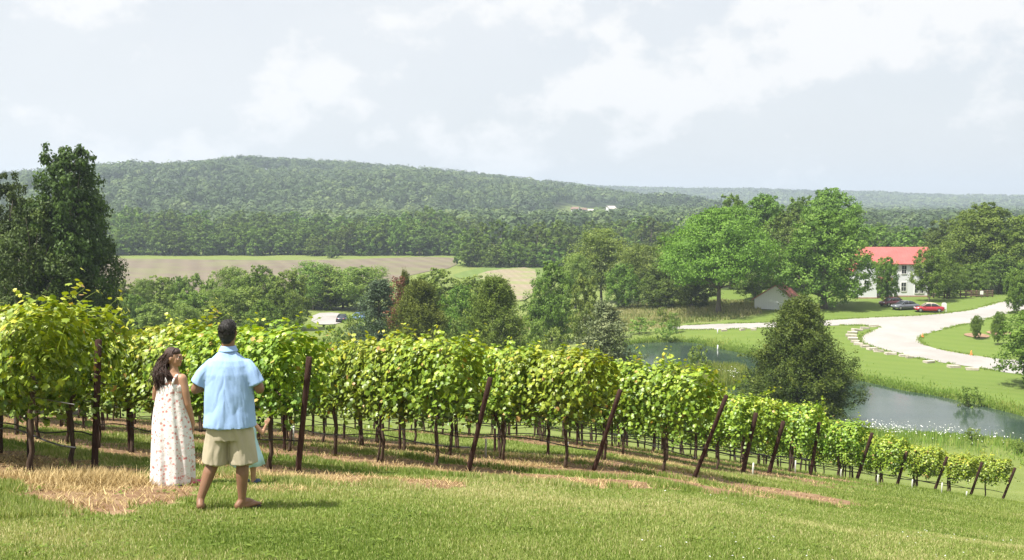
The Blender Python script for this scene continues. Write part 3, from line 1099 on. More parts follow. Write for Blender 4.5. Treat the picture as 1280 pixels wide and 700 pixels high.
def vine_foliage(seed, tall=0):
    r = np.random.default_rng(seed)
    Ps, Ns, Ts, Ss, Ti = [], [], [], [], []
    L = 1.12
    stems = Acc()
    for k in range(74):
        x = r.uniform(-L, L)
        side = r.choice([-1, 1])
        p = np.array([x, r.normal(0, .06), r.uniform(1.05, 1.6)])
        rise = k < 22
        d = unit(np.array([r.normal(0, .35), side * r.uniform(.1, .9) * (0.35 if rise else 1), r.uniform(.5, 1.0) if rise else r.uniform(-.1, .8)]))
        n = int(r.uniform(9, 15)) if not rise else int(r.uniform(9, 15) + (5 if k < 3 else 0) + (5 if tall and k < 3 else 0))
        pts = [p.copy()]
        for j in range(n):
            d = unit(d + np.array([r.normal(0, .1), side * .05, -.10 if not rise else (-.03 if j > 6 else 0)]))
            p = p + d * .068
            pts.append(p.copy())
            o = unit(np.cross(d, r.normal(size=3)))
            q = p + o * r.uniform(.04, .10)
            nn = o * .5 + np.array([0, np.sign(q[1]) * .55, .75]) + r.normal(0, .33, 3)
            Ps.append(q)
            Ns.append(nn)
            Ts.append(o * .5 + np.array([0, np.sign(q[1]) * .35, -.75]) + r.normal(0, .35, 3))
            young = max(0, (j - n * .55) / n)
            Ss.append(r.uniform(.046, .074) * (1 - young * .9))
            Ti.append(.44 + .8 * young * (q[2] > 1.5) + .16 * (q[2] - 1.5) + r.normal(0, .13))  # young tips yellow; the height term paints sunlit tops lighter
        if rise and k < 16:
            stems.tube(pts, np.linspace(.006, .002, len(pts)), 4)
    # fill of the canopy wall
    n = 2000
    a = r.uniform(0, 2 * PI, n)
    x = r.uniform(-L * 1.05, L * 1.05, n)
    lump = 1 + .08 * np.sin(x * 5 + seed) + .10 * np.sin(x * 11 + a * 2) + .08 * np.sin(x * 17 - a * 3 + seed)
    rad = r.uniform(.72, 1.05, n) * lump
    low = np.where(np.sin(a) < 0, .60 + .14 * np.sin(x * 5 + seed) + .08 * np.sin(x * 13), .50)
    P = np.stack([x, np.cos(a) * .50 * rad, 1.55 + np.sin(a) * low * rad], 1)
    Nn = np.stack([r.normal(0, .35, n), np.cos(a) * .9 + r.normal(0, .3, n), .45 + np.sin(a) * .7 + r.normal(0, .3, n)], 1)
    Tt = np.stack([r.normal(0, .5, n), np.cos(a) * .3, np.full(n, -.8) + r.normal(0, .3, n)], 1)
    Ps = np.concatenate([np.array(Ps), P])
    Ns = np.concatenate([np.array(Ns), Nn])
    Ts = np.concatenate([np.array(Ts), Tt])
    Ss = np.concatenate([np.array(Ss), r.uniform(.042, .070, n)])
    Ti = np.concatenate([np.array(Ti), .36 + .34 * (P[:, 2] - 1.4) + r.normal(0, .17, n)])  # fill leaves painted lighter upward, sunlight put into the tint
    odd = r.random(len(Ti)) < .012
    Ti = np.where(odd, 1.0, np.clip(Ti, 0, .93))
    V, F, k = grape_leaves(Ps, Ns, Ts, Ss)
    n0 = len(V)
    sv = np.concatenate(stems.V)
    Fl = [F] + [f + n0 for f in stems.faces()]
    V = np.concatenate([V, sv])
    ti = np.concatenate([np.repeat(Ti, k), np.full(len(sv), .5)])
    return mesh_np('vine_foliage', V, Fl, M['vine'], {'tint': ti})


def vine_trunk(seed):
    r = np.random.default_rng(seed)
    A = Acc()
    n = 9
    zs = np.linspace(-.05, 1.2, n)
    wx = np.cumsum(r.normal(0, .022, n))
    wy = np.cumsum(r.normal(0, .018, n))
    pts = np.stack([wx, wy, zs], 1)
    A.tube(pts, .028 + r.uniform(0, .012) + .005 * np.sin(zs * 17 + seed) + .012 * (zs < .05), 8)
    if seed % 3 == 0:
        A.tube(pts + np.array([.07, .03, 0]) * np.linspace(1, .3, n)[:, None], .022, 7)
    for s in (-1, 1):
        c = [pts[-1], pts[-1] + np.array([s * .25, 0, .06]), pts[-1] + np.array([s * .6, r.normal(0, .03), .08]), pts[-1] + np.array([s * .88, r.normal(0, .03), .05])]
        A.tube(c, [.026, .022, .018, .012], 6)
    return A.mesh('vine_trunk', M['vinebark'], True)


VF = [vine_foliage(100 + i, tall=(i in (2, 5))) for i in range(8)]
VT = [vine_trunk(200 + i) for i in range(5)]
ordw = ['end', 'second', 'third', 'fourth', 'fifth', 'sixth', 'seventh', 'eighth', 'ninth', 'tenth', 'eleventh', 'twelfth', 'thirteenth', 'fourteenth', 'fifteenth', 'sixteenth', 'seventeenth', 'eighteenth']
row_ang = math.atan2(RD[1], RD[0])
slope_row = None


def post(name, x, y, H, lean, label, group, r=.045):
    z = tz(x, y)
    A = Acc()
    d = np.array([-RD[0] * math.sin(math.radians(lean)), -RD[1] * math.sin(math.radians(lean)), math.cos(math.radians(lean))])
    b = np.array([0, 0, -.25])
    ts = np.linspace(0, 1, 7)
    pts = np.array([d * (H + .25) * t for t in ts]) - d * .25
    V, Q, T = tube(pts, r * (1 + .06 * np.sin(ts * 9)), 9)
    A.add(V, Q, T)
    o = A.build(name, M['post'], None, True, loc=(x, y, z))
    tag(o, label, 'post', group)
    return o


beside = {1: 'the straw pile', 2: "the man's elbow", 3: 'the middle of the scene', 4: 'the clipped grass', 5: 'the tallest row end', 6: 'the gap before the pond'}
vine_roots = []
for i, R in enumerate(ROWS):
    e = row_ends[i]
    rowname = R[5]
    if R[2]:
        H = R[2]
        if i >= 6:
            H = {6: 1.78, 7: 1.68, 8: 1.8, 9: 1.88, 10: 1.5, 11: 1.75, 12: 1.82, 13: 1.85}[i]
        post('end_post', e[0], e[1], H, R[3], f'dark leaning wooden post at the end of the {rowname} of vines', 'leaning end posts of the vine rows', .043 if i < 6 else .06)
    for j in range(R[4]):
        t = (.0 if i == 0 else .8) + j * VSP + rng.uniform(-.12, .12)
        p = e + RD * t + RN * rng.uniform(-.05, .05)
        z = tz(p[0], p[1])
        p2 = p + RD * .9
        sl = (tz(p2[0], p2[1]) - z) / .9
        o = empty('grapevine', (p[0], p[1], z), row_ang)
        link('trunk', VT[(i * 5 + j) % 5], o, rot=(0, 0, rng.uniform(-.4, .4)))
        sc = rng.uniform(1.02, 1.14)
        if i >= 10:
            sc *= .9
        if i < 2:
            sc *= .95 if i else .88
        f = link('foliage', VF[(i * 3 + j * 5 + (j // 3)) % 8], o, loc=(0, 0, 0), rot=(0, -math.atan(sl), (PI if (i + j) % 2 else 0)), scl=(1.0, rng.uniform(.95, 1.15), sc))
        if (i + j) % 2:
            f.rotation_euler = (0, math.atan(sl), PI)
            f.rotation_euler = Euler((0, math.atan(sl), PI), 'XYZ')
        w = ordw[j] if j < len(ordw) else 'innermost'
        lab = f'{w} grapevine counted from the open end of the {rowname} of vines' if j else f'leafy grapevine at the open end of the {rowname} of vines'
        tag(o, lab, 'grapevine', 'grapevines in trellised rows')
    # posts along the row, wires and the drip hose
    nlp = 0
    for q, t in enumerate(np.arange(6.2, R[4] * VSP, 6.0)):
        p = e + RD * t
        nlp += 1
        post('line_post', p[0], p[1], 1.75, 0, f'{["first", "second", "third", "fourth", "fifth", "sixth"][q]} upright dark post inside the {rowname} of vines', 'upright posts inside the vine rows', .032)
    L = R[4] * VSP
    for nm, zz, rr, mt, sag, lab, cat in (('drip_hose', .50, .010, 'rubber', .05, 'black drip hose strung below the {} of vines', 'hose'), ('trellis_wire', .98, .006, 'wire', .015, 'thin grey trellis wire carrying the {} of vines', 'wire')):
        ts = np.arange(-.05 if R[2] else -1.5, L, .5)
        P = e[None] + RD[None] * ts[:, None]
        z = terrain(P[:, 0], P[:, 1])
        z = np.convolve(np.pad(z, 3, mode='edge'), np.ones(7) / 7, 'valid') + zz + sag * np.sin(ts * 1.8 + i) + (-.02)
        A = Acc()
        A.tube(np.stack([P[:, 0], P[:, 1], z], 1), rr * (1.15 if i < 6 else 1.5), 5)
        o = A.build(nm, M[mt], None, True)
        tag(o, lab.format(rowname), cat, nm.replace('_', ' ') + 's along the vine rows')

# short white vine guards
for (px, pb, pt, words) in [(941, 597, 578, 'beside the end post of the seventh row'), (994, 592, 575, 'between the eighth and ninth row ends'), (1051, 597, 586, 'close before the tenth row end'), (1097, 606, 593, 'between the tenth and eleventh row ends'),
                            (1140, 611, 599, 'between the eleventh and twelfth row ends'), (1177, 617, 603, 'just past the twelfth row end'), (1208, 621, 614, 'short of the thirteenth row end'),
                            (607, 572, 548, 'in the shade behind the fourth row end'), (709, 574, 552, 'in the shade before the fifth row end'), (367, 556, 532, "in the shade behind the man's elbow"), (19, 540, 499, 'in the shade of the outermost row')]:
    x, y, z = hit(px, pb)
    H = (pb - pt) / FPX * y
    A = Acc()
    A.tube([(0, 0, -.05), (0, 0, H * .5), (.01, 0, H)], .022, 8)
    tag(A.build('vine_guard', M['guard'], None, True, loc=(x, y, z)), f'short white vine guard tube {words}', 'vine guard', 'white vine guard tubes')


# ------------------------------------------------------------------ grass, straw, shore plants
def blades(name, x, y, h, w, tint, mat, lean=.35, flat=0.0, label=None, zoff=0):
    n = len(x)
    z = terrain(x, y) + zoff
    a = rng.uniform(0, 2 * PI, n)
    d = np.stack([np.cos(a), np.sin(a), np.zeros(n)], 1)
    la = rng.uniform(0, 2 * PI, n)
    ln = np.abs(rng.normal(0, lean, n)) + flat
    top = np.stack([np.cos(la) * ln, np.sin(la) * ln, np.ones(n)], 1)
    top = unit(top) * h[:, None]
    mid = top * .5
    mid[:, 2] += h * .06
    B = np.stack([x, y, z - .004], 1)
    V = np.stack([B - d * w[:, None], B + d * w[:, None], B + mid + d * w[:, None] * .75, B + mid - d * w[:, None] * .75, B + top], 1).reshape(-1, 3)
    i0 = np.arange(n) * 5
    Q = np.stack([i0, i0 + 1, i0 + 2, i0 + 3], 1)
    T = np.stack([i0 + 3, i0 + 2, i0 + 4], 1)
    me = mesh_np(name, V, [Q, T], M[mat], {'tint': np.repeat(np.clip(tint, 0, 1), 5)})
    return tag(link(name, me), label, kind='stuff')


def scatter(n, ylo, yhi, xm=.53, power=1.0, seed=1, xlim=None):
    r = np.random.default_rng(seed)
    y = ylo * (yhi / ylo) ** r.random(n)
    x = r.uniform(-xm, xm, n) * y + 0
    return x, y


x, y = scatter(560000, 5.0, 26, seed=11)
md = strip_mask(x, y)
md = md + (vnoise(x * 5, y * 5, 61) - .5) * .5
keep = (rng.random(len(x)) > np.clip(md * 1.9 - .3, 0, 1))
x, y, md = x[keep], y[keep], md[keep]
patch = fbm(x * .9, y * .9, 31)
patch2 = fbm(x * .25, y * .25, 33)
patch3 = vnoise(x * 3.5, y * 3.5, 35)
h = .018 + .018 * patch + .008 * rng.random(len(x)) + .04 * np.clip(patch3 - .7, 0, 1) + .045 * (strip_mask(x + .35, y + .3) > .3)
blades('grass', x, y, h * (1 + y / 34), .0021 + y * .00022 + 0 * x, .60 + .55 * (patch - .5) + 1.3 * (patch2 - .5) + rng.normal(0, .17, len(x)) + (rng.random(len(x)) < .06 + .25 * np.clip(fbm(x * .6, y * .6, 71) * 3 - 1.5, 0, 1)) * .5, 'grass', .5, label='mown lawn grass and the green aisles between vine rows')
x, y = scatter(150000, 20, 62, .53, seed=12)
md = strip_mask(x, y)
keep = rng.random(len(x)) > md * .9
x, y = x[keep], y[keep]
blades('grass', x, y, rng.uniform(.05, .11, len(x)), .008 + 0 * x, .35 + .5 * (fbm(x * .4, y * .4, 36) - .5) + rng.normal(0, .16, len(x)), 'grass', .5, label='longer grass farther down the slope among the rows')
# straw on the sprayed strips
x, y = scatter(330000, 8.5, 40, seed=13)
md = strip_mask(x, y) * np.clip(fbm(x * .9, y * .9, 40) * 3.2 - 1.05, .06, 1.3)
keep = rng.random(len(x)) < md * .2
x, y = x[keep], y[keep]
blades('dry_straw', x, y, rng.uniform(.04, .13, len(x)), .003 + y * .0002, rng.normal(.5, .22, len(x)), 'straw', .6, .9, label='dead straw and dry grass lying along the bare strips')
# the heaps of straw
hx, hy, hs = [], [], []
for px, py, n, s, hh in [(112, 604, 5600, .30, .24), (60, 600, 900, .35, .12), (150, 600, 900, .3, .13), (85, 612, 900, .3, .12), (355, 600, 2200, .35, .17), (500, 588, 1500, .4, .16), (520, 560, 900, .35, .14), (345, 612, 900, .3, .1), (820, 580, 1300, .5, .2), (845, 588, 900, .5, .18), (660, 582, 700, .4, .14), (700, 575, 700, .4, .14), (15, 596, 900, .3, .12), (560, 575, 500, .4, .12)]:
    cx, cy, _ = hit(px, py)
    hx.append(rng.normal(cx, s, n))
    hy.append(rng.normal(cy, s * .6, n))
    hs.append(np.full(n, hh))
hx, hy, hs = map(np.concatenate, (hx, hy, hs))
blades('dry_straw', hx, hy, hs * rng.uniform(.3, 1.0, len(hx)), .0025 + hy * .00013, rng.normal(.6, .22, len(hx)), 'straw', .9, .4, label='tan straw tufts heaped beside the row ends')
# small white clover heads in the lawn
x, y = scatter(420, 5.5, 14, seed=14)
k = (x > .5) & (fbm(x * .7, y * .7, 44) > .5)
x, y = x[k], y[k]
V, F = cards(np.stack([x, y, terrain(x, y) + .05], 1), np.tile(UP, (len(x), 1)) + rng.normal(0, .3, (len(x), 3)), np.full(len(x), .009), np.full(len(x), .009))
tag(link('clover_flowers', mesh_np('clover_flowers', V, F, M['flower'], {'tint': np.full(len(V), .5)})), 'tiny white clover heads in the lawn', kind='stuff')

# tall growth round the pond
PB = pond_poly
seg = np.roll(PB, -1, 0) - PB
ln = np.linalg.norm(seg, axis=1)
cum = np.cumsum(ln) / ln.sum()
n = 52000
u = rng.random(n)
i = np.searchsorted(cum, u)
i = np.clip(i, 0, len(PB) - 1)
tt = rng.random(n)
nrm = np.stack([seg[:, 1], -seg[:, 0]], 1) / (ln[:, None] + 1e-9)
P = PB[i] + seg[i] * tt[:, None]
test = PB.mean(0)
off = rng.exponential(.9, n) - .25
cand = P + nrm[i] * off[:, None]
cand2 = P - nrm[i] * off[:, None]
sd1 = poly_sd(cand[:, 0], cand[:, 1], PB)
P = np.where((np.sign(sd1) == np.sign(off))[:, None], cand, cand2)
dens = fbm(P[:, 0] / 5, P[:, 1] / 5, 50)
blades('shore_grass', P[:, 0], P[:, 1], rng.uniform(.15, .5, n) * (.4 + dens), np.full(n, .045), .35 + (dens - .5) + rng.normal(0, .2, n), 'reed', .35, label='tall yellow green grass fringing the pond')
# spit of tall growth beside the cedar and the near bank
P = []
while len(P) < 9000:
    q = tongue.min(0) + rng.random(2) * (tongue.max(0) - tongue.min(0))
    P.append(q)
P = np.array(P)
sd = poly_sd(P[:, 0], P[:, 1], PB)
P = P[sd > 0]
blades('shore_grass', P[:, 0], P[:, 1], rng.uniform(.5, 1.3, len(P)), np.full(len(P), .05), rng.normal(.5, .25, len(P)), 'reed', .3, label='rank pale grass on the spit beside the cedar')
n = 26000
a = np.array([hit(px, 400 + 0)[:2] for px in (640, 950)])
mn, mx = mead_poly.min(0), mead_poly.max(0)
P = mn + rng.random((n, 2)) * (mx - mn)
P = P[poly_sd(P[:, 0], P[:, 1], mead_poly) < 0]
blades('meadow_grass', P[:, 0], P[:, 1], rng.uniform(.25, .75, len(P)), np.full(len(P), .08), -.05 + .9 * fbm(P[:, 0] / 7, P[:, 1] / 7, 55) + rng.normal(0, .18, len(P)), 'meadow', .35, label='tall dry meadow grass with pale seed heads')
# white flowers (umbels) on stems
fx, fy = [], []
for px0, px1, py0, py1, n in [(1085, 1130, 545, 556, 190), (1130, 1200, 547, 560, 120), (1200, 1270, 553, 566, 70), (905, 925, 465, 488, 60), (1050, 1090, 542, 552, 50)]:
    for _ in range(n):
        X_, Y_, _z = hit(rng.uniform(px0, px1), rng.uniform(py0, py1)) if False else (0, 0, 0)
    A0 = np.array([hit(px0, (py0 + py1) / 2)[:2], hit(px1, (py0 + py1) / 2)[:2]])
    t_ = rng.random(n)
    fx.append(A0[0, 0] + (A0[1, 0] - A0[0, 0]) * t_ + rng.normal(0, .5, n))
    fy.append(A0[0, 1] + (A0[1, 1] - A0[0, 1]) * t_ + rng.normal(0, 1.6, n))
fx, fy = np.concatenate(fx), np.concatenate(fy)
fz = terrain(fx, fy) + rng.uniform(.7, 1.5, len(fx))
V, F = cards(np.stack([fx, fy, fz], 1), np.tile(UP, (len(fx), 1)) + rng.normal(0, .5, (len(fx), 3)), rng.uniform(.03, .075, len(fx)), rng.uniform(.03, .075, len(fx)))
tag(link('white_flowers', mesh_np('white_flowers', V, F, M['flower'], {'tint': rng.random(len(V))})), 'white wildflower heads on the near pond bank', kind='stuff')
m_ = 4
xx = np.repeat(fx, m_) + rng.normal(0, .25, len(fx) * m_)
yy = np.repeat(fy, m_) + rng.normal(0, .35, len(fx) * m_)
blades('flower_stems', xx, yy, rng.uniform(.6, 1.3, len(xx)), np.full(len(xx), .02), rng.normal(.4, .25, len(xx)), 'reed', .2, label='green stems under the white wildflowers')

# ragged grass along the road edges
sg = np.roll(road_poly, -1, 0) - road_poly
ln = np.linalg.norm(sg, axis=1)
cum = np.cumsum(ln) / ln.sum()
n = 16000
i = np.clip(np.searchsorted(cum, rng.random(n)), 0, len(road_poly) - 1)
P = road_poly[i] + sg[i] * rng.random(n)[:, None] + rng.normal(0, .22, (n, 2))
k = vnoise(P[:, 0] * .8, P[:, 1] * .8, 91) > .35
P = P[k]
blades('verge_grass', P[:, 0], P[:, 1], rng.uniform(.08, .26, len(P)), np.full(len(P), .05), rng.normal(.45, .25, len(P)), 'reed', .5, label='short ragged grass along the edges of the gravel road', zoff=.02)

# broad-leaved weeds in the lawn
x, y = scatter(900, 5.2, 16, seed=77)
k = fbm(x * .5, y * .5, 78) > .45
x, y = x[k], y[k]
m_ = 7
az = rng.uniform(0, 2 * PI, (len(x), m_))
rr_ = rng.uniform(.02, .05, (len(x), m_))
P = np.stack([x[:, None] + np.cos(az) * rr_, y[:, None] + np.sin(az) * rr_, terrain(x, y)[:, None] + rng.uniform(.012, .035, (len(x), m_))], -1).reshape(-1, 3)
T_ = np.stack([np.cos(az), np.sin(az), np.full(az.shape, .25)], -1).reshape(-1, 3)
V, F = cards(P, np.tile(UP, (len(P), 1)) + rng.normal(0, .2, P.shape), rng.uniform(.02, .035, len(P)), rng.uniform(.008, .014, len(P)), T=T_)
tag(link('lawn_weeds', mesh_np('lawn_weeds', V, F, M['broad'], {'tint': np.clip(rng.normal(.6, .25, len(V)), 0, 1)})), 'low broad leaved weeds in the lawn', kind='stuff')

# ------------------------------------------------------------------ buildings
def siding(name, c, freq=5.5, vertical=False):
    t = NT(name)
    p = t.obj()
    sep = t.n('ShaderNodeSeparateXYZ')
    t.l(p, sep.inputs[0])
    ax = t.math('ADD', sep.outputs[0], sep.outputs[1]) if vertical else sep.outputs[2]
    f = t.math('FRACT', t.math('MULTIPLY', ax, freq))
    line = t.ramp(f, [(.0, (0, 0, 0)), (.12, (1, 1, 1)), (1, (.8, .8, .8))])
    n = t.noise(1.3, 4, p)
    col = t.mix(t.math('MULTIPLY', n, .25), c, tuple(v * .75 for v in c))
    col = t.mix(.25, col, line, 'MULTIPLY')
    return t.done(t.bsdf(col, .7, .3, 0, n, .1, .01))


M['siding'] = siding('white_board_siding', (.74, .745, .78))
M['barnboard'] = siding('weathered_white_boards', (.68, .685, .70), 3.5, True)


def metal_roof():
    t = NT('red_metal_roof')
    p = t.obj()
    sep = t.n('ShaderNodeSeparateXYZ')
    t.l(p, sep.inputs[0])
    f = t.math('FRACT', t.math('MULTIPLY', sep.outputs[0], 2.0))
    rib = t.ramp(f, [(0, (1, 1, 1)), (.08, (0, 0, 0)), (.92, (0, 0, 0)), (1, (1, 1, 1))])
    n = t.noise(.9, 4, p)
    col = t.ramp(n, [(.3, (.38, .09, .08)), (.7, (.44, .12, .105))])
    return t.done(t.bsdf(col, .38, .5, 0, rib, .5, .04))


M['redroof'] = metal_roof()
M['trim'] = plain('white_trim', (.7, .7, .68), .5)
M['glass'] = plain('dark_window_glass', (.03, .035, .04), .08, .6, 0, .1)
M['dark'+'porch'] = plain('porch_shade_paint', (.12, .11, .10), .8)  # shade under the porch roof, painted as a dark colour
M['brickbase'] = plain('reddish_brick_base', (.38, .24, .18), .9, .1, 0, .25, 3)
M['brownwood'] = bark('brown_fence_wood', (.19, .13, .09))
M['stone'] = plain('pale_limestone', (.40, .36, .30), .9, .1, 0, .18, 2, .5, .04)


def gable_roof(A, x0, x1, y0, y1, ze, zr, over=.35, th=.12, axis='x', ridge=None):
    """two sloping slabs; ridge runs along axis"""
    if axis == 'x':
        ym = (y0 + y1) / 2 if ridge is None else ridge
        for ya in (y0, y1):
            s = -1 if ya == y0 else 1
            sl = (zr - ze) / abs(ym - ya)
            yo, zo = ya + s * over, ze - sl * over
            V = [(x0 - over, yo, zo), (x1 + over, yo, zo), (x1 + over, ym, zr), (x0 - over, ym, zr)]
            V += [(a, b, c + th) for a, b, c in V]
            Q = [(0, 1, 2, 3), (4, 7, 6, 5), (0, 4, 5, 1), (1, 5, 6, 2), (2, 6, 7, 3), (3, 7, 4, 0)]
            A.add(np.array(V), Q)
    else:
        xm = (x0 + x1) / 2 if ridge is None else ridge
        for xa in (x0, x1):
            s = -1 if xa == x0 else 1
            sl = (zr - ze) / abs(xm - xa)
            xo, zo = xa + s * over, ze - sl * over
            V = [(xo, y0 - over, zo), (xo, y1 + over, zo), (xm, y1 + over, zr), (xm, y0 - over, zr)]
            V += [(a, b, c + th) for a, b, c in V]
            Q = [(0, 1, 2, 3), (4, 7, 6, 5), (0, 4, 5, 1), (1, 5, 6, 2), (2, 6, 7, 3), (3, 7, 4, 0)]
            A.add(np.array(V), Q)


def gable_walls(A, x0, x1, y0, y1, z0, ze, zr, axis='x', ridge=None):
    if axis == 'x':
        ym = (y0 + y1) / 2 if ridge is None else ridge
        prof = [(y0, z0), (y1, z0), (y1, ze), (ym, zr), (y0, ze)]
        V = [(x0, a, b) for a, b in prof] + [(x1, a, b) for a, b in prof]
    else:
        xm = (x0 + x1) / 2 if ridge is None else ridge
        prof = [(x0, z0), (x1, z0), (x1, ze), (xm, zr), (x0, ze)]
        V = [(a, y0, b) for a, b in prof] + [(a, y1, b) for a, b in prof]
    Q = [(i, (i + 1) % 5, 5 + (i + 1) % 5, 5 + i) for i in range(5)]
    T = [(0, 2, 1), (0, 3, 2), (0, 4, 3), (5, 6, 7), (5, 7, 8), (5, 8, 9)]
    A.add(np.array(V), Q, T)


def window(parent, x, z, w, h, y, name='window'):
    A = Acc()
    t = .11
    A.box((x - w / 2 - t, y - .07, z - h / 2 - t), (x - w / 2, y + .05, z + h / 2 + t))
    A.box((x + w / 2, y - .07, z - h / 2 - t), (x + w / 2 + t, y + .05, z + h / 2 + t))
    A.box((x - w / 2, y - .07, z + h / 2), (x + w / 2, y + .05, z + h / 2 + t))
    A.box((x - w / 2, y - .09, z - h / 2 - t), (x + w / 2, y + .05, z - h / 2))
    A.box((x - w / 2, y - .05, z - .03), (x + w / 2, y + .03, z + .03))
    A.box((x - .02, y - .045, z - h / 2), (x + .02, y + .03, z - .03))
    A.box((x - .02, y - .045, z + .03), (x + .02, y + .03, z + h / 2))
    f = A.build(name, M['trim'], parent)
    B = Acc()
    B.box((x - w / 2, y - .02, z - h / 2), (x + w / 2, y + .02, z + h / 2))
    B.build('pane', M['glass'], f)
    return f


# white house with the red roof; local x to the right, y away
YH = 189.0
hx0, _z = xz_at(1076, 340, YH)
hz = tz(hx0 + 6, YH) - .1
house = empty('farmhouse', (hx0, YH, hz))
tag(house, 'two storey white house with a red metal roof', 'house')


def hpx(px):
    return xz_at(px, 340, YH)[0] - hx0


def hzz(py, d=0):
    return xz_at(1100, py, YH + d)[1] - hz


xe = hpx(1166)
ze, zr = hzz(328.5), hzz(309.5, 3.6)
A = Acc()
gable_walls(A, hpx(1080), xe, 0, 7.2, .35, ze, zr - .05, 'x')
A.build('wall', M['siding'], house)
A = Acc()
gable_roof(A, hpx(1080), xe, 0, 7.2, ze, zr, .4)
A.build('roof', M['redroof'], house)
# gabled wing standing forward
wx0, wx1, wy = hpx(1062), hpx(1089), -3.2
wze, wzr = hzz(336, -3), hzz(318, -3)
A = Acc()
gable_walls(A, wx0, wx1, wy, -.01, .3, wze, wzr - .05, 'y')
A.build('wing_wall', M['siding'], house)
A = Acc()
gable_roof(A, wx0, wx1, wy, 2.2, wze, wzr, .4, .12, 'y')
A.build('wing_roof', M['redroof'], house)
A = Acc()
A.box((hpx(1078), -.06, 0), (xe + .05, 7.25, .34))
A.box((wx0 - .05, wy - .06, 0), (wx1 + .05, -.06, .29))
A.build('foundation', M['brickbase'], house)
# porch
pxa, pxb = wx1 + .01, hpx(1112)
A = Acc()
A.box((pxa, -2.4, .02), (pxb, -.07, .3))
porch = A.build('porch', M['brickbase'], house)
A = Acc()
pzr = hzz(349, -1)
V = [(pxa, -2.6, pzr - .35), (pxb + .2, -2.6, pzr - .35), (pxb + .2, -.01, pzr + .25), (pxa, -.01, pzr + .25)]
V += [(a, b, c + .1) for a, b, c in V]
A.add(np.array(V), [(0, 1, 2, 3), (4, 7, 6, 5), (0, 4, 5, 1), (1, 5, 6, 2), (2, 6, 7, 3), (3, 7, 4, 0)])
A.build('porch_roof', M['redroof'], porch)
for xx_ in (pxa + .15, (pxa + pxb) / 2, pxb - .1):
    A = Acc()
    A.box((xx_ - .07, -2.4, .3), (xx_ + .07, -2.26, pzr - .33))
    A.build('porch_post', M['trim'], porch)
A = Acc()
A.box((pxa + .1, -.05, .34), (pxb - .3, -.012, pzr - .1))
A.build('porch_shade_sheet', M['darkporch'], porch)  # dark sheet standing in for the shade of the porch opening
A = Acc()
A.box((pxa + 1.2, -.10, .34), (pxa + 2.1, -.052, 2.4))
A.build('door', M['trim'], house)
for xp, zp in [(1130, 337), (1130, 358.5), (1105, 337), (1146, 337), (1147, 361), (1152, 361)]:
    window(house, hpx(xp), hzz(zp), .85, 1.45 if zp < 345 else 1.5, -.01)
window(house, hpx(1076), hzz(356, -3), .8, 1.4, wy - .01)

# shed
sx, sy, sz = hit(975, 386)
shed = empty('shed', (sx, sy + 2, sz - .1), math.radians(-26))
tag(shed, 'small weathered white barn with a red roof beside the drooping tree', 'shed')
W2 = 3.3
A = Acc()
gable_walls(A, -W2, W2, -2.5, 3.5, 0, 1.7, 4.0, 'y', ridge=.25)
A.build('wall', M['barnboard'], shed)
A = Acc()
gable_roof(A, -W2, W2, -2.5, 3.5, 1.74, 4.06, .4, .1, 'y', ridge=.25)
A.build('roof', M['redroof'], shed)
A = Acc()
A.box((-1.0, -2.56, .02), (.8, -2.505, 2.0))
A.build('door', M['barnboard'], shed)


# little houses on the hill clearing
def small_house(px, py, w, h, wallm, roofm, lab, rot=.2, dd=5, name='house'):
    x, y, z = hit(px, py)
    s = y / FPX
    W = w * s / 2
    Hh = h * s
    r = empty(name, (x, y, z - .3), rot)
    A = Acc()
    gable_walls(A, -W, W, 0, dd, 0, Hh * .6 + .3, Hh + .2, 'x')
    A.build('wall', M[wallm], r)
    A = Acc()
    gable_roof(A, -W, W, 0, dd, Hh * .6 + .3, Hh + .3, .5, .2)
    A.build('roof', M[roofm], r)
    for q in (-.5, .1, .6):
        window(r, W * q, Hh * .32 + .3, 1.0, Hh * .25, -.01)
    tag(r, lab, 'house', 'far houses on the hillside clearing')


M['brownroof'] = plain('brown_shingle_roof', (.2, .13, .1), .9)
M['tanroof'] = plain('pale_metal_roof', (.5, .45, .42), .5)
small_house(718, 265, 9, 6, 'siding', 'brownroof', 'far off brown roofed house on the hill clearing', -.3, 7)
small_house(730, 265, 7, 5, 'brownroof', 'brownroof', 'far off low brown house next to the brown roofed one', .1, 7)
small_house(741, 265.5, 11, 4, 'siding', 'tanroof', 'far off long low house with a pale roof', .05, 8)
small_house(766, 265.5, 11, 8, 'siding', 'tanroof', 'tallest pale house at the end of the hill clearing', .5, 9)
small_house(795, 268, 8, 7, 'siding', 'tanroof', 'far off white gabled house alone among trees past the clearing', .9, 7)

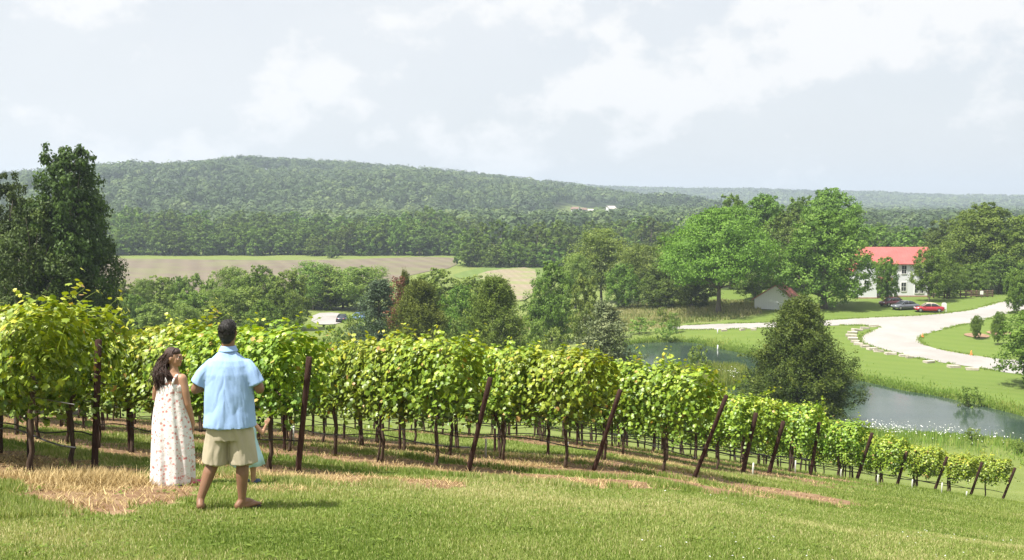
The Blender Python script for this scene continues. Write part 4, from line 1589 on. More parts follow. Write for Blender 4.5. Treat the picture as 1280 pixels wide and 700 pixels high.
# rail fence
fx0, fx1 = 1160, 1246
fence = None
A_list = []
pts = []
for px in np.linspace(fx0, fx1, 13):
    x, _ = xz_at(px, 374, 187)
    pts.append((x, 187 + (px - 1160) * .02, tz(x, 187)))
fence = empty('rail_fence', pts[0])
tag(fence, 'brown wooden rail fence along the lawn under the tall trees', 'fence')
o0 = np.array(pts[0])
for p in pts:
    A = Acc()
    q = np.array(p) - o0
    A.box((q[0] - .09, q[1] - .09, q[2] - .2), (q[0] + .09, q[1] + .09, q[2] + 1.3))
    A.build('fence_post', M['brownwood'], fence)
for k in range(len(pts) - 1):
    A = Acc()
    a, b = np.array(pts[k]) - o0, np.array(pts[k + 1]) - o0
    for zz in (.35, .75, 1.12):
        A.tube([a + [0, -.13, zz], b + [0, -.13, zz]], .07, 6)
    A.build('rails', M['brownwood'], fence)
for px, lab in ((1196, 'small white board fixed above the rail fence beside the conical tree'), (1227, 'small white board fixed above the rail fence near the black car')):
    x, z = xz_at(px, 366, 186.6)
    g = tz(x, 186.6)
    r = empty('white_board', (x, 186.6, g))
    A = Acc()
    A.tube([(0, 0, -.1), (0, 0, z - g - .2)], .04, 6)
    A.build('stake', M['brownwood'], r)
    A = Acc()
    A.box((-.3, -.06, z - g - .3), (.3, -.045, z - g + .35))
    A.build('board', M['whitepaint'], r)
    tag(r, lab, 'board')

# white arched board by the red car
x, y, z = hit(1180, 390)
r = empty('notice_board', (x, y, z), .1)
s = y / FPX
A = Acc()
w, h = 3.2 * s, 12 * s
pr = [(-w, h * .32), (w, h * .32), (w, h * .82)] + [(math.cos(a) * w, h * .82 + math.sin(a) * h * .18) for a in np.linspace(.3, PI - .3, 7)] + [(-w, h * .82)]
V = [(a, -.04, b) for a, b in pr] + [(a, .04, b) for a, b in pr]
n = len(pr)
cF, cB = 2 * n, 2 * n + 1
V += [(0, -.04, h * .6), (0, .04, h * .6)]
A.add(np.array(V), [(i, (i + 1) % n, n + (i + 1) % n, n + i) for i in range(n)], [(i, cF, (i + 1) % n) for i in range(n)] + [(n + i, n + (i + 1) % n, cB) for i in range(n)])
A.build('board', M['whitepaint'], r)
for sx_ in (-1, 1):
    A = Acc()
    A.box((sx_ * w - .06 * sx_ - .05, -.03, -.1), (sx_ * w - .06 * sx_ + .05, .03, h * .32))
    A.build('leg', M['whitepaint'], r)
tag(r, 'white arched notice board on two legs beside the bright red car', 'sign')


# ------------------------------------------------------------------ cars
def paint(name, c):
    t = NT(name)
    n = t.noise(3, 2, t.obj())
    col = t.ramp(n, [(.3, tuple(v * .92 for v in c)), (.7, c)])
    b = t.bsdf(col, .28, .5, .1)
    b.inputs['Coat Weight'].default_value = .6
    b.inputs['Coat Roughness'].default_value = .08
    return t.done(b)


M['chrome'] = plain('wheel_metal', (.45, .45, .46), .3, .5, .8)
M['lampglass'] = plain('headlight_glass', (.7, .7, .72), .15, .6)
M['redlamp'] = plain('tail_lamp', (.35, .02, .02), .2, .6)


def car(px, py, heading, colr, label, roofc=None, group='cars parked on the lawn', L=4.6):
    x, y, z = hit(px, py)
    r = empty('parked_car', (x, y, z + .02), heading)
    pm = paint('paint_' + label.split()[0], colr)
    A = Acc()
    st = [(-2.25, .42, .62, .70), (-2.2, .30, .86, .82), (-1.7, .24, .97, .89), (-1.0, .22, .96, .91), (0, .21, .94, .92), (.9, .22, .92, .91), (1.5, .24, .86, .89), (2.05, .28, .74, .82), (2.25, .38, .58, .68)]
    k = 10
    V = []
    for sx_, zl, zb, w in st:
        V += [(sx_, -w * .9, zl), (sx_, -w, zl + .12), (sx_, -w * 1.01, (zl + zb) / 2), (sx_, -w * .95, zb - .07), (sx_, -w * .78, zb), (sx_, w * .78, zb), (sx_, w * .95, zb - .07), (sx_, w * 1.01, (zl + zb) / 2), (sx_, w, zl + .12), (sx_, w * .9, zl)]
    Q = [(i * k + j, i * k + (j + 1) % k, (i + 1) * k + (j + 1) % k, (i + 1) * k + j) for i in range(len(st) - 1) for j in range(k)]
    n0 = len(V)
    V += [(-2.27, 0, .6), (2.27, 0, .55)]
    T = [(n0, (j + 1) % k, j) for j in range(k)] + [(n0 + 1, n0 - k + j, n0 - k + (j + 1) % k) for j in range(k)]
    A.add(np.array(V), Q, T)
    A.build('body', pm, r, True)
    # greenhouse
    st2 = [(-1.62, .95, .76), (-1.0, 1.36, .62), (-.55, 1.43, .60), (.1, 1.44, .60), (.45, 1.38, .61), (1.15, .93, .76)]
    V = []
    for sx_, zt, w in st2:
        V += [(sx_, -.80, .90), (sx_, -w, zt), (sx_, w, zt), (sx_, .80, .90)]
    Q = [(i * 4 + j, (i + 1) * 4 + j, (i + 1) * 4 + (j + 1) % 4, i * 4 + (j + 1) % 4) for i in range(5) for j in range(4)]
    A = Acc().add(np.array(V), Q)
    A.build('windows', M['glass'], r, True)
    A = Acc()
    V = []
    for sx_, zt, w in st2[1:5]:
        V += [(sx_, -w - .012, zt - .02), (sx_, -w + .03, zt + .022), (sx_, w - .03, zt + .022), (sx_, w + .012, zt - .02)]
    Q = [(i * 4 + j, (i + 1) * 4 + j, (i + 1) * 4 + j + 1, i * 4 + j + 1) for i in range(3) for j in range(3)]
    A.add(np.array(V), Q)
    rm = pm if roofc is None else plain('soft_top', roofc, .8)
    for sgn in (-1, 1):
        for (xa, za, xb, zb, wa, wb) in [(-1.62, .95, -1.0, 1.36, .77, .63), (-.2, .93, -.2, 1.43, .8, .605), (.45, 1.38, 1.15, .93, .62, .77)]:
            A.tube([(xa, sgn * wa, za), ((xa + xb) / 2, sgn * (wa + wb) / 2, (za + zb) / 2), (xb, sgn * wb, zb)], .035, 5)
    A.build('roof', rm, r, True)
    for wx_ in (-1.4, 1.42):
        for sgn in (-1, 1):
            A = Acc()
            c = np.array([wx_, sgn * .84, .32])
            an = np.linspace(0, 2 * PI, 19)[:-1]
            prof = [(.10, .20), (.12, .30), (.07, .33), (-.07, .33), (-.12, .30), (-.12, .05)]
            V = np.array([c + np.array([math.cos(t_) * rr, sgn * yy_, math.sin(t_) * rr]) for yy_, rr in prof for t_ in an])
            n_ = len(an)
            A.add(V, [(i * n_ + j, i * n_ + (j + 1) % n_, (i + 1) * n_ + (j + 1) % n_, (i + 1) * n_ + j) for i in range(len(prof) - 1) for j in range(n_)])
            w_ = A.build('wheel', M['rubber'], r, True)
            A = Acc()
            A.ell(c + np.array([0, sgn * .07, 0]), (.21, .035, .21), 14, 6)
            A.build('rim', M['chrome'], w_, True)
    for sgn in (-1, 1):
        A = Acc()
        A.ell((2.14, sgn * .58, .66), (.1, .17, .08), 10, 6)
        A.build('headlight', M['lampglass'], r, True)
        A = Acc()
        A.ell((-2.2, sgn * .6, .76), (.06, .17, .08), 10, 6)
        A.build('tail_light', M['redlamp'], r, True)
        A = Acc()
        A.ell((.78, sgn * .93, .98), (.09, .1, .07), 8, 6)
        A.build('mirror', pm, r, True)
    s_ = L / 4.6
    r.scale = (s_, s_, s_)
    tag(r, label, 'car', group)
    return r


car(1115, 382.5, PI + .35, (.08, .008, .012), 'maroon car half hidden behind the silver grey car')
car(1131, 387.0, PI + .25, (.13, .14, .16), 'silver grey car parked between the maroon and the bright red car')
car(1161, 390.0, PI - .18, (.32, .012, .02), 'bright red car with a beige top parked beside the white board', roofc=(.5, .42, .33))
car(1274, 379.5, -PI / 2 - .5, (.03, .032, .035), 'black car driving on the gravel road', group='cars on the gravel')
car(428, 402, PI / 2, (.03, .04, .05), 'dark car standing in the gravel yard', group='cars on the gravel', L=4.2)
car(449, 400, PI / 2 + .5, (.12, .22, .42), 'blue car glimpsed between bushes beside the gravel yard', group='cars on the gravel', L=4.2)

# ------------------------------------------------------------------ stones, markers
stn = [(1092, 408.5, 1.3, 'the first stone below the road fork'), (1081, 411, 1.2, ''), (1071.5, 413.3, 1.5, ''), (1065.5, 416.5, 1.4, ''), (1064, 420.5, 1.5, ''), (1066, 424.5, 1.3, ''), (1069, 428, 1.2, ''), (1073, 431, 1.2, ''),
       (1081, 434.3, 1.1, ''), (1090, 437, 1.3, ''), (1098, 440, 1.3, ''), (1113, 443, 1.4, ''), (1130, 446, 1.2, ''), (1137, 447.5, .9, ''), (1152, 451.5, 1.5, ''), (1161, 453.5, 1.3, ''), (1174, 456, 1.2, ''), (1192, 459.5, 1.4, ''), (1200, 460.5, 1.2, ''), (1215, 462.5, 1.4, ''), (1229, 464.5, 1.4, ''),
       (905, 414, .9, ''), (928, 413.2, .8, ''), (942, 412.8, .8, '')]
for k, (px, py, L, _) in enumerate(stn):
    if 13 <= k < 21 and k % 2 == 0:
        continue
    x, y, z = hit(px, py)
    bm = bmesh.new()
    bmesh.ops.create_cube(bm, size=1)
    bmesh.ops.bevel(bm, geom=bm.edges[:], offset=.09, segments=2, affect='EDGES', profile=.6)
    for v in bm.verts:
        v.co.x *= L
        v.co.y *= L * rng.uniform(.62, .66)
        v.co.z *= .34
        v.co += Vector(rng.normal(0, .02, 3))
    me = bpy.data.meshes.new('edging_stone')
    bm.to_mesh(me)
    bm.free()
    me.materials.append(M['stone'])
    o = link('edging_stone', me, None, (x, y, z + .1), (rng.normal(0, .05), rng.normal(0, .05), rng.uniform(-.4, .4)))
    if k >= 21:
        tag(o, 'small pale stone beside the narrow straight part of the road', 'stone', 'pale stones beside the narrow road')
    elif k < 11:
        tag(o, 'pale limestone slab in the curved line round the road apron', 'stone', 'limestone slabs round the road apron')
    else:
        tag(o, 'pale limestone slab along the lower edge of the curved road', 'stone', 'limestone slabs along the lower road edge')
M['orange'] = plain('orange_plastic', (.75, .2, .05), .6)
for px, py, lab in ((1153, 422, 'small orange marker at the tip of the grass island'), (1214, 444, 'small orange marker on the lower edge of the grass island')):
    x, y, z = hit(px, py)
    A = Acc()
    A.tube([(0, 0, -.05), (0, 0, .04), (0, 0, .3), (0, 0, .62)], [.2, .19, .1, .03], 10)
    tag(A.build('orange_marker', M['orange'], None, True, loc=(x, y, z)), lab, 'marker')
for px, py, hh, lab in ((897, 417, .7, 'short white stake beside the narrow road'), (897, 440, .9, 'short white stake at the far edge of the pond')):
    x, y, z = hit(px, py)
    A = Acc()
    A.tube([(0, 0, -.1), (0, 0, hh * .5), (.01, 0, hh)], .09, 7)
    tag(A.build('stake', M['whitepaint'], None, True, loc=(x, y, z)), lab, 'stake')
M['mulch'] = plain('brown_mulch', (.26, .17, .11), .9, .1, 0, .3, 4, .6, .04)
for px, py in ((1221, 420), (1249, 417)):
    x, y, z = hit(px, py)
    P = [(x + 1.7 * math.cos(a), y + 1.7 * math.sin(a)) for a in np.linspace(0, 2 * PI, 17)[:-1]]
    sheet('mulch_ring', None, M['mulch'], 1.0, .1, 0, world=P)


# ------------------------------------------------------------------ people
def cloth_mat(name, c, var=.06, scale=300):
    t = NT(name)
    p = t.obj()
    n = t.noise(3.5, 3, p)
    w = t.noise(scale, 2, p)
    wr = t.noise(9, 4, p)
    col = t.ramp(n, [(.3, tuple(v * (1 - var) for v in c)), (.7, tuple(min(1, v * (1 + var)) for v in c))])
    h = t.math('ADD', t.math('MULTIPLY', wr, 1.0), t.math('MULTIPLY', w, .06))
    return t.done(t.bsdf(col, .85, .15, 0, h, .3, .012))


def skin_mat(name, c):
    t = NT(name)
    p = t.obj()
    n = t.noise(7, 4, p)
    f = t.noise(160, 2, p)
    col = t.ramp(n, [(.3, tuple(v * .86 for v in c)), (.7, tuple(min(1, v * 1.08) for v in c))])
    b = t.bsdf(col, .5, .35, 0, f, .12, .003)
    b.inputs['Subsurface Weight'].default_value = .12
    b.inputs['Subsurface Radius'].default_value = (.012, .005, .003)
    return t.done(b)


M['skin_m'] = skin_mat('warm_brown_skin', (.22, .115, .068))
M['skin_w'] = skin_mat('tan_skin', (.37, .21, .13))
M['shirt'] = cloth_mat('light_blue_cotton', (.29, .42, .67))
M['khaki'] = cloth_mat('khaki_cotton', (.41, .355, .26))
M['bluedress'] = cloth_mat('pale_blue_cotton', (.42, .62, .68))
M['hairblack'] = plain('black_hair', (.014, .011, .010), .45, .4, 0, .3, 40, .6, .01)
M['hairbrown'] = plain('dark_brown_hair', (.045, .022, .015), .42, .4, 0, .4, 40, .6, .01)
M['eyewhite'] = plain('eye_white', (.7, .68, .65), .2)
M['iris'] = plain('dark_iris', (.02, .012, .01), .15)
M['lips'] = plain('lips', (.34, .10, .09), .45)
M['sandal'] = plain('dark_sandal', (.06, .04, .03), .7)
M['pinkshoe'] = plain('pink_shoe', (.45, .05, .12), .5)
M['navyshoe'] = plain('navy_shoe', (.03, .06, .12), .5)


def floral():
    t = NT('white_floral_cotton')
    p = t.obj()
    base = t.ramp(t.noise(6, 3, p), [(.3, (.64, .62, .60)), (.7, (.71, .69, .67))])

    def spots(scale, lo, hi, col, prev, seed):
        mp = t.n('ShaderNodeMapping')
        mp.inputs['Location'].default_value = (seed, seed * .7, seed * .3)
        t.l(p, mp.inputs['Vector'])
        wn = t.n('ShaderNodeTexNoise')
        wn.inputs['Scale'].default_value = 38
        t.l(mp.outputs[0], wn.inputs['Vector'])
        ad = t.n('ShaderNodeVectorMath', operation='MULTIPLY_ADD')
        t.l(wn.outputs['Color'], ad.inputs[0])
        ad.inputs[1].default_value = (.022, .022, .022)
        t.l(mp.outputs[0], ad.inputs[2])
        v = t.n('ShaderNodeTexVoronoi')
        v.inputs['Scale'].default_value = scale * 1.3
        t.l(ad.outputs[0], v.inputs['Vector'])
        m = t.ramp(v.outputs['Distance'], [(lo, (1, 1, 1)), (hi, (0, 0, 0))])
        return t.mix(m, prev, col)
    c = spots(15, .26, .34, (.56, .30, .27), base, 1.3)
    c = spots(15, .09, .13, (.42, .07, .09), c, 1.3)
    c = spots(18, .16, .20, (.40, .40, .30), c, 5.1)
    c = spots(22, .17, .21, (.66, .34, .30), c, 9.4)
    wr = t.noise(10, 4, p)
    return t.done(t.bsdf(c, .85, .12, 0, wr, .5, .02))


M['floral'] = floral()


def ring_loft(A, rings, seg=28):
    """rings: (cx, cy, z, rx, ry[, fold amplitude, fold count, phase])"""
    V = []
    for r in rings:
        cx, cy, z, rx, ry = r[:5]
        am, fc, ph = (r[5:8] if len(r) > 5 else (0, 0, 0))
        for k in range(seg):
            a = 2 * PI * k / seg
            f = 1 + am * (math.sin(fc * a + ph) + .5 * math.sin((fc * 1.7 + 1) // 1 * a + ph * 2))
            V.append((cx + math.cos(a) * rx * f, cy + math.sin(a) * ry * f, z))
    n = len(rings)
    Q = [(i * seg + k, i * seg + (k + 1) % seg, (i + 1) * seg + (k + 1) % seg, (i + 1) * seg + k) for i in range(n - 1) for k in range(seg)]
    c0 = len(V)
    V += [(rings[0][0], rings[0][1], rings[0][2]), (rings[-1][0], rings[-1][1], rings[-1][2])]
    T = [((k + 1) % seg, k, c0) for k in range(seg)] + [((n - 1) * seg + k, (n - 1) * seg + (k + 1) % seg, c0 + 1) for k in range(seg)]
    A.add(np.array(V), Q, T)


def limb(A, pts, rad, sub=5, caps=True):
    pts = np.asarray(pts, float)
    n = len(pts)
    t = np.arange(n)
    tt = np.linspace(0, n - 1, (n - 1) * sub + 1)
    P = np.stack([np.interp(tt, t, pts[:, i]) for i in range(3)], 1)
    if len(P) > 4:
        P[1:-1] = P[1:-1] * .5 + (P[:-2] + P[2:]) * .25
    R = np.interp(tt, t, rad)
    A.tube(P, R, 14)
    A.ell(pts[0], (rad[0],) * 3, 12, 8)
    if caps:
        A.ell(pts[-1], (rad[-1],) * 3, 12, 8)


def hand(A, wrist, d, side, s=1.0, curl=.5):
    """palm, four fingers and a thumb. d: pointing direction, side: towards the thumb"""
    d = unit(np.array(d, float))
    sd = np.array(side, float)
    sd = unit(sd - d * (sd @ d))
    nn = np.cross(d, sd)
    w = np.array(wrist, float)
    for q in (-.03, -.01, .01, .03):
        limb(A, [w + sd * q * .5 * s, w + d * .085 * s + sd * q * s], [.015 * s, .012 * s], 2)
    for q, L in ((-.032, .055), (-.011, .072), (.011, .078), (.032, .068)):
        b = w + d * .085 * s + sd * q * s
        m = b + (d - nn * curl * .5) * L * .5 * s
        e = m + (d * (1 - curl * .6) - nn * curl) * L * .5 * s
        limb(A, [b, m, e], [.0095 * s, .0085 * s, .007 * s], 2)
    b = w + d * .025 * s + sd * .025 * s
    m = b + (d * .6 + sd * .7) * .045 * s
    e = m + (d * .9 + sd * .1 - nn * .2) * .035 * s
    limb(A, [b, m, e], [.013 * s, .0105 * s, .0085 * s], 2)


def rotz(a):
    c, s = math.cos(a), math.sin(a)
    return np.array([[c, -s, 0], [s, c, 0], [0, 0, 1.]])


def head(A, c, ang, s=1.0, fem=False):
    """ang turns the face: 0 looks along +y (away from the viewer)"""
    R = rotz(ang)
    c = np.array(c, float)
    e = lambda p, r, sg=16, rg=12: A.ell(c + R @ (np.array(p) * s), np.array(r) * s, sg, rg, R)
    e((0, -.012, .012), (.076, .094, .102), 22, 16)
    e((0, .028, -.045), (.060, .066, .066))
    e((0, .062, -.088), (.026, .024, .022))
    e((0, .085, .028), (.045, .016, .012))
    e((0, .096, -.005), (.0105, .018, .028))
    e((0, .107, -.024), (.015, .014, .011))
    e((0, .082, -.052), (.026, .014, .014))
    for q in (-1, 1):
        e((q * .040, .066, -.022), (.022, .024, .022))
        e((q * .077, -.004, -.008), (.010, .020, .030), 10, 8)
    return R, c, s


def face_parts(parent, R, c, s):
    for q in (-1, 1):
        A = Acc()
        A.ell(c + R @ (np.array([q * .031, .080, .006]) * s), np.array([.0115, .006, .006]) * s, 12, 8, R)
        e = A.build('eye', M['eyewhite'], parent, True)
        A = Acc()
        A.ell(c + R @ (np.array([q * .031, .0855, .006]) * s), np.array([.0058, .0025, .0058]) * s, 10, 6, R)
        A.build('iris', M['iris'], e, True)
        A = Acc()
        p = [c + R @ (np.array([q * (.014 + .012 * k), .092 - .004 * k * k * .5, .026 + .003 * math.sin(k)]) * s) for k in range(4)]
        A.tube(p, .0028 * s, 5)
        A.build('eyebrow', M['hairblack'], parent, True)
    A = Acc()
    A.ell(c + R @ (np.array([0, .094, -.049]) * s), np.array([.021, .007, .0045]) * s, 12, 6, R)
    A.ell(c + R @ (np.array([0, .093, -.057]) * s), np.array([.018, .007, .005]) * s, 12, 6, R)
    A.build('lips', M['lips'], parent, True)


def fuse(A, name, mat, parent, voxel, smooth=4, wr=0.0, wscale=8, seed=0, zmin=None):
    o = A.build('tmp_' + name, mat)
    m = o.modifiers.new('r', 'REMESH')
    m.mode = 'VOXEL'
    m.voxel_size = voxel
    s = o.modifiers.new('s', 'SMOOTH')
    s.iterations = smooth
    s.factor = .5
    dg = bpy.context.evaluated_depsgraph_get()
    me = bpy.data.meshes.new_from_object(o.evaluated_get(dg))
    bpy.data.objects.remove(o)
    n = len(me.vertices)
    co = np.empty(n * 3, np.float32)
    me.vertices.foreach_get('co', co)
    co = co.reshape(-1, 3)
    if wr:
        no = np.empty(n * 3, np.float32)
        me.vertices.foreach_get('normal', no)
        no = no.reshape(-1, 3)
        a = co[:, 0] + co[:, 1] * .8
        f = fbm(a * wscale * 1.5 + 50, co[:, 2] * wscale * .35 + 50, seed) - .5
        f2 = fbm(a * wscale * 1.7 + 90 + co[:, 2] * 2.5 * np.sign(co[:, 0]), co[:, 2] * wscale * .45 + 20, seed + 3) - .5
        co = co + no * ((f + np.abs(f2) * 1.6 - .3)[:, None] * wr)
        me.vertices.foreach_set('co', co.astype(np.float32).ravel())
    me.polygons.foreach_set('use_smooth', np.ones(len(me.polygons), bool))
    me.materials.clear()
    me.materials.append(mat)
    me.name = name
    me.update()
    return link(name, me, parent)


def foot(A, ankle, ang, pitch=0, s=1.0):
    """ang: heading of the toes from +x; pitch raises the heel"""
    d = np.array([math.cos(ang), math.sin(ang), 0])
    sd = np.array([-math.sin(ang), math.cos(ang), 0])
    a = np.array(ankle, float)
    up = pitch
    heel = a + np.array([0, 0, -.055 * s]) - d * .045 * s
    ball = heel + d * .18 * s + np.array([0, 0, -up])
    limb(A, [a, heel + [0, 0, .01]], [.038 * s, .036 * s], 3)
    limb(A, [a + [0, 0, -.02 * s], (a + ball) / 2 + [0, 0, .005], ball], [.036 * s, .034 * s, .024 * s], 3)
    limb(A, [heel, ball - sd * .022 * s], [.032 * s, .022 * s], 3)
    limb(A, [heel, ball + sd * .022 * s], [.032 * s, .020 * s], 3)
    for q, L in ((-.032, .055), (-.014, .058), (.002, .054), (.018, .048), (.033, .040)):
        limb(A, [ball + sd * q * s, ball + (d * L + sd * q * 1.1) * s + [0, 0, -.006]], [.014 * s, .0095 * s], 2)
    return heel, ball, d, sd


# --- the man
mx, my, mz = hit(289, 637)
man = empty('person', (mx, my, mz), 0)
man.scale = (.965, 1, 1)
tag(man, 'person in a light blue polo shirt and khaki shorts seen from behind', 'person')
zfl = 0.0
B = Acc()
ring_loft(B, [(0, 0, .84, .165, .12), (0, 0, .95, .19, .13), (0, 0, 1.1, .19, .125), (0, 0, 1.28, .19, .115), (0, 0, 1.38, .155, .09), (0, 0, 1.45, .08, .07), (0, .01, 1.52, .064, .062), (0, .015, 1.62, .060, .062)])
hc = (0.0, .02, 1.685)
Rm, cm_, sm_ = head(B, hc, -.12, 1.03)
limb(B, [(-.155, 0, 1.36), (-.25, -.005, 1.27), (-.322, .0, 1.15)], [.045, .054, .047])
limb(B, [(-.325, 0, 1.15), (-.28, .13, 1.15), (-.16, .27, 1.17)], [.046, .043, .030])
hand(B, (-.16, .27, 1.17), (.6, .5, .25), (0, .2, 1), 1.0)
limb(B, [(.155, 0, 1.36), (.24, -.005, 1.27), (.298, .0, 1.15)], [.045, .054, .047])
limb(B, [(.30, 0, 1.15), (.26, .13, 1.17), (.14, .27, 1.2)], [.046, .043, .030])
hand(B, (.14, .27, 1.2), (-.6, .5, .2), (0, .2, 1), 1.0)
limb(B, [(-.09, 0, .88), (-.125, .01, .68), (-.15, .03, .50)], [.098, .085, .062])
limb(B, [(-.15, .03, .50), (-.20, -.03, .36), (-.265, -.11, .13)], [.060, .062, .036])
limb(B, [(.09, 0, .88), (.105, .02, .68), (.115, .03, .49)], [.098, .085, .062])
limb(B, [(.115, .03, .49), (.115, .0, .34), (.108, .0, .10)], [.060, .063, .037])
h1 = foot(B, (-.265, -.11, .125), PI / 2 + .25, .04)
h2 = foot(B, (.108, 0, .09), .75, 0)
fuse(B, 'body', M['skin_m'], man, .0075, 3)
face_parts(man, Rm, cm_, sm_)
A = Acc()
A.ell(np.array(hc) + Rm @ np.array([0, -.020, .030]), (.080, .094, .094), 24, 18, Rm)
A.ell(np.array(hc) + Rm @ np.array([0, -.034, -.014]), (.081, .080, .088), 20, 14, Rm)
A.ell(np.array(hc) + Rm @ np.array([0, -.045, -.07]), (.056, .042, .04), 20, 14, Rm)
A.ell(np.array(hc) + Rm @ np.array([0, .03, .06]), (.066, .06, .06), 20, 14, Rm)
fuse(A, 'hair', M['hairblack'], man, .005, 2, .008, 90, 5)
A = Acc()
rh = np.random.default_rng(4)
for k in range(900):
    d_ = unit(rh.normal(size=3))
    d_[2] = abs(d_[2]) - .35 if d_[1] < .3 else abs(d_[2])
    if d_[1] > .45 and d_[2] < .55:
        continue
    d_ = unit(d_)
    p0 = np.array(hc) + Rm @ (d_ * np.array([.078, .092, .096]) + np.array([0, -.018, .022]))
    dd = unit(Rm @ d_ + rh.normal(0, .35, 3) + np.array([0, 0, -.2]))
    A.tube([p0, p0 + dd * .007, p0 + dd * .014 + [0, 0, -.003]], [.0022, .0016, .0008], 3)
A.build('hair_ends', M['hairblack'], man)
A = Acc()
ring_loft(A, [(.0, 0, .80, .256, .182, .02, 5, .3), (.0, 0, .84, .253, .180, .02, 5, .5), (0, 0, .95, .246, .168, .012, 4, .9), (0, 0, 1.08, .240, .158), (0, 0, 1.2, .240, .15), (0, 0, 1.30, .240, .143), (0, 0, 1.38, .222, .128), (0, 0, 1.43, .185, .112), (0, .005, 1.47, .13, .092), (0, .01, 1.505, .088, .082), (0, .012, 1.535, .072, .074)], 36)
for s_, ex in ((-1, .292), (1, .272)):
    limb(A, [(s_ * .165, 0, 1.372), (s_ * .225, -.002, 1.31), (s_ * ex, 0, 1.20)], [.074, .080, .086], caps=False)
sh = fuse(A, 'shirt', M['shirt'], man, .008, 3, .022, 6, 11)
A = Acc()
ring_loft(A, [(0, .008, 1.508, .090, .086), (0, .01, 1.514, .093, .088), (0, .012, 1.535, .080, .078), (0, .014, 1.556, .072, .072), (0, .014, 1.560, .060, .060)], 30)
fuse(A, 'collar', M['shirt'], sh, .005, 2)
A = Acc()
ring_loft(A, [(0, 0, .68, .20, .145), (0, 0, .76, .215, .15), (0, 0, .85, .215, .148), (0, 0, .93, .20, .14)], 30)
limb(A, [(-.105, 0, .78), (-.132, .01, .62), (-.150, .015, .45)], [.118, .126, .132], caps=False)
limb(A, [(.105, 0, .78), (.118, .01, .62), (.128, .01, .445)], [.118, .126, .132], caps=False)
ks = fuse(A, 'shorts', M['khaki'], man, .008, 2, .026, 6, 21)
for hl, ball, d, sd in (h1, h2):
    A = Acc()
    zb = min(hl[2], ball[2])
    P0 = hl - d * .03 + [0, 0, -.036]
    P1 = ball + d * .06 + [0, 0, -.026]
    V = []
    for t_, w_ in ((0, .028), (.12, .037), (.5, .036), (.8, .048), (1, .030)):
        c_ = P0 * (1 - t_) + P1 * t_
        for q in (-1, 1):
            for zz in (0, -.014):
                V.append(c_ + sd * q * w_ + np.array([0, 0, zz]))
    Q = []
    for i in range(4):
        b = i * 4
        Q += [(b, b + 4, b + 6, b + 2), (b + 1, b + 3, b + 7, b + 5), (b, b + 1, b + 5, b + 4), (b + 2, b + 6, b + 7, b + 3)]
    Q += [(0, 2, 3, 1), (16, 17, 19, 18)]
    A.add(np.array(V), Q)
    A.build('sandal', M['sandal'], man)

# --- the woman
wx, wy_, wz = hit(217, 606)
wom = empty('person', (wx, wy_, wz), 0)
tag(wom, 'person with long dark hair in a long white floral dress', 'person')
B = Acc()
ring_loft(B, [(0, 0, .8, .15, .12), (.0, 0, .95, .13, .11), (.01, 0, 1.08, .135, .115), (.015, 0, 1.18, .145, .105), (.015, 0, 1.25, .125, .08), (.02, .01, 1.31, .066, .06), (.03, .01, 1.36, .046, .048), (.03, .01, 1.42, .045, .048)])
whc = (.035, .01, 1.475)
Rw, cw, sw = head(B, whc, math.radians(-100), .95, True)
limb(B, [(.125, -.01, 1.23), (.162, -.03, 1.09), (.195, -.03, .94)], [.060, .051, .038])
limb(B, [(.195, -.03, .94), (.215, .0, .83), (.235, .02, .70)], [.036, .033, .022])
hand(B, (.235, .02, .70), (-.05, .05, -1), (-.3, 1, 0), .88, .3)
limb(B, [(-.11, .02, 1.23), (-.170, .02, 1.11), (-.20, .05, 1.0)], [.058, .051, .038])
limb(B, [(-.20, .05, 1.0), (-.14, .16, .98), (-.04, .23, 1.02)], [.037, .033, .022])
hand(B, (-.04, .23, 1.02), (.8, .3, .2), (0, 0, 1), .88)
for s_ in (-1, 1):
    limb(B, [(s_ * .08, 0, .82), (s_ * .08, .01, .45), (s_ * .08, 0, .09)], [.09, .055, .034])
    foot(B, (s_ * .10 + (.06 if s_ > 0 else 0), -.04, .085), .35, 0, .86)
fuse(B, 'body', M['skin_w'], wom, .007, 3)
face_parts(wom, Rw, cw, sw)
A = Acc()
rings = []
for z, cx, rx, ry, am in [(.005, -.01, .262, .21, .055), (.06, -.012, .262, .21, .055), (.16, -.012, .258, .205, .05), (.3, -.01, .252, .20, .045), (.45, -.005, .245, .19, .038), (.6, 0, .232, .18, .032), (.75, .0, .215, .165, .026), (.88, .005, .195, .15, .02),
                          (1.0, .008, .172, .135, .016), (1.08, .012, .160, .13, .012), (1.10, .014, .158, .13, .03), (1.14, .016, .158, .128, .01), (1.19, .02, .148, .118, .004)]:
    rings.append((cx + .012 * math.sin(z * 5), .0, z, rx * (1 - .10 * max(0, 1 - z)), ry, am * 1.25, 9, z * 1.6))
ring_loft(A, rings, 160)
dr = A.build('dress', M['floral'], wom, True)
sb = dr.modifiers.new('sub', 'SUBSURF')
sb.levels = sb.render_levels = 1
for s_ in (-1, 1):
    A = Acc()
    A.tube([(.02 + s_ * .03, -.122, 1.18), (.02 + s_ * .045, -.105, 1.235), (.02 + s_ * .06, -.055, 1.275), (.02 + s_ * .07, .01, 1.285), (.02 + s_ * .06, .07, 1.24), (.02 + s_ * .05, .118, 1.17)], .013, 8)
    A.build('strap', M['floral'], dr, True)
A = Acc()
A.ell(np.array(whc) + Rw @ np.array([0, -.028, .026]), (.082, .088, .094), 22, 16, Rw)
A.ell(np.array(whc) + Rw @ np.array([0, .02, .062]), (.066, .058, .045), 20, 12, Rw)
r2 = np.random.default_rng(9)
bk = Rw @ np.array([0, -1., 0])
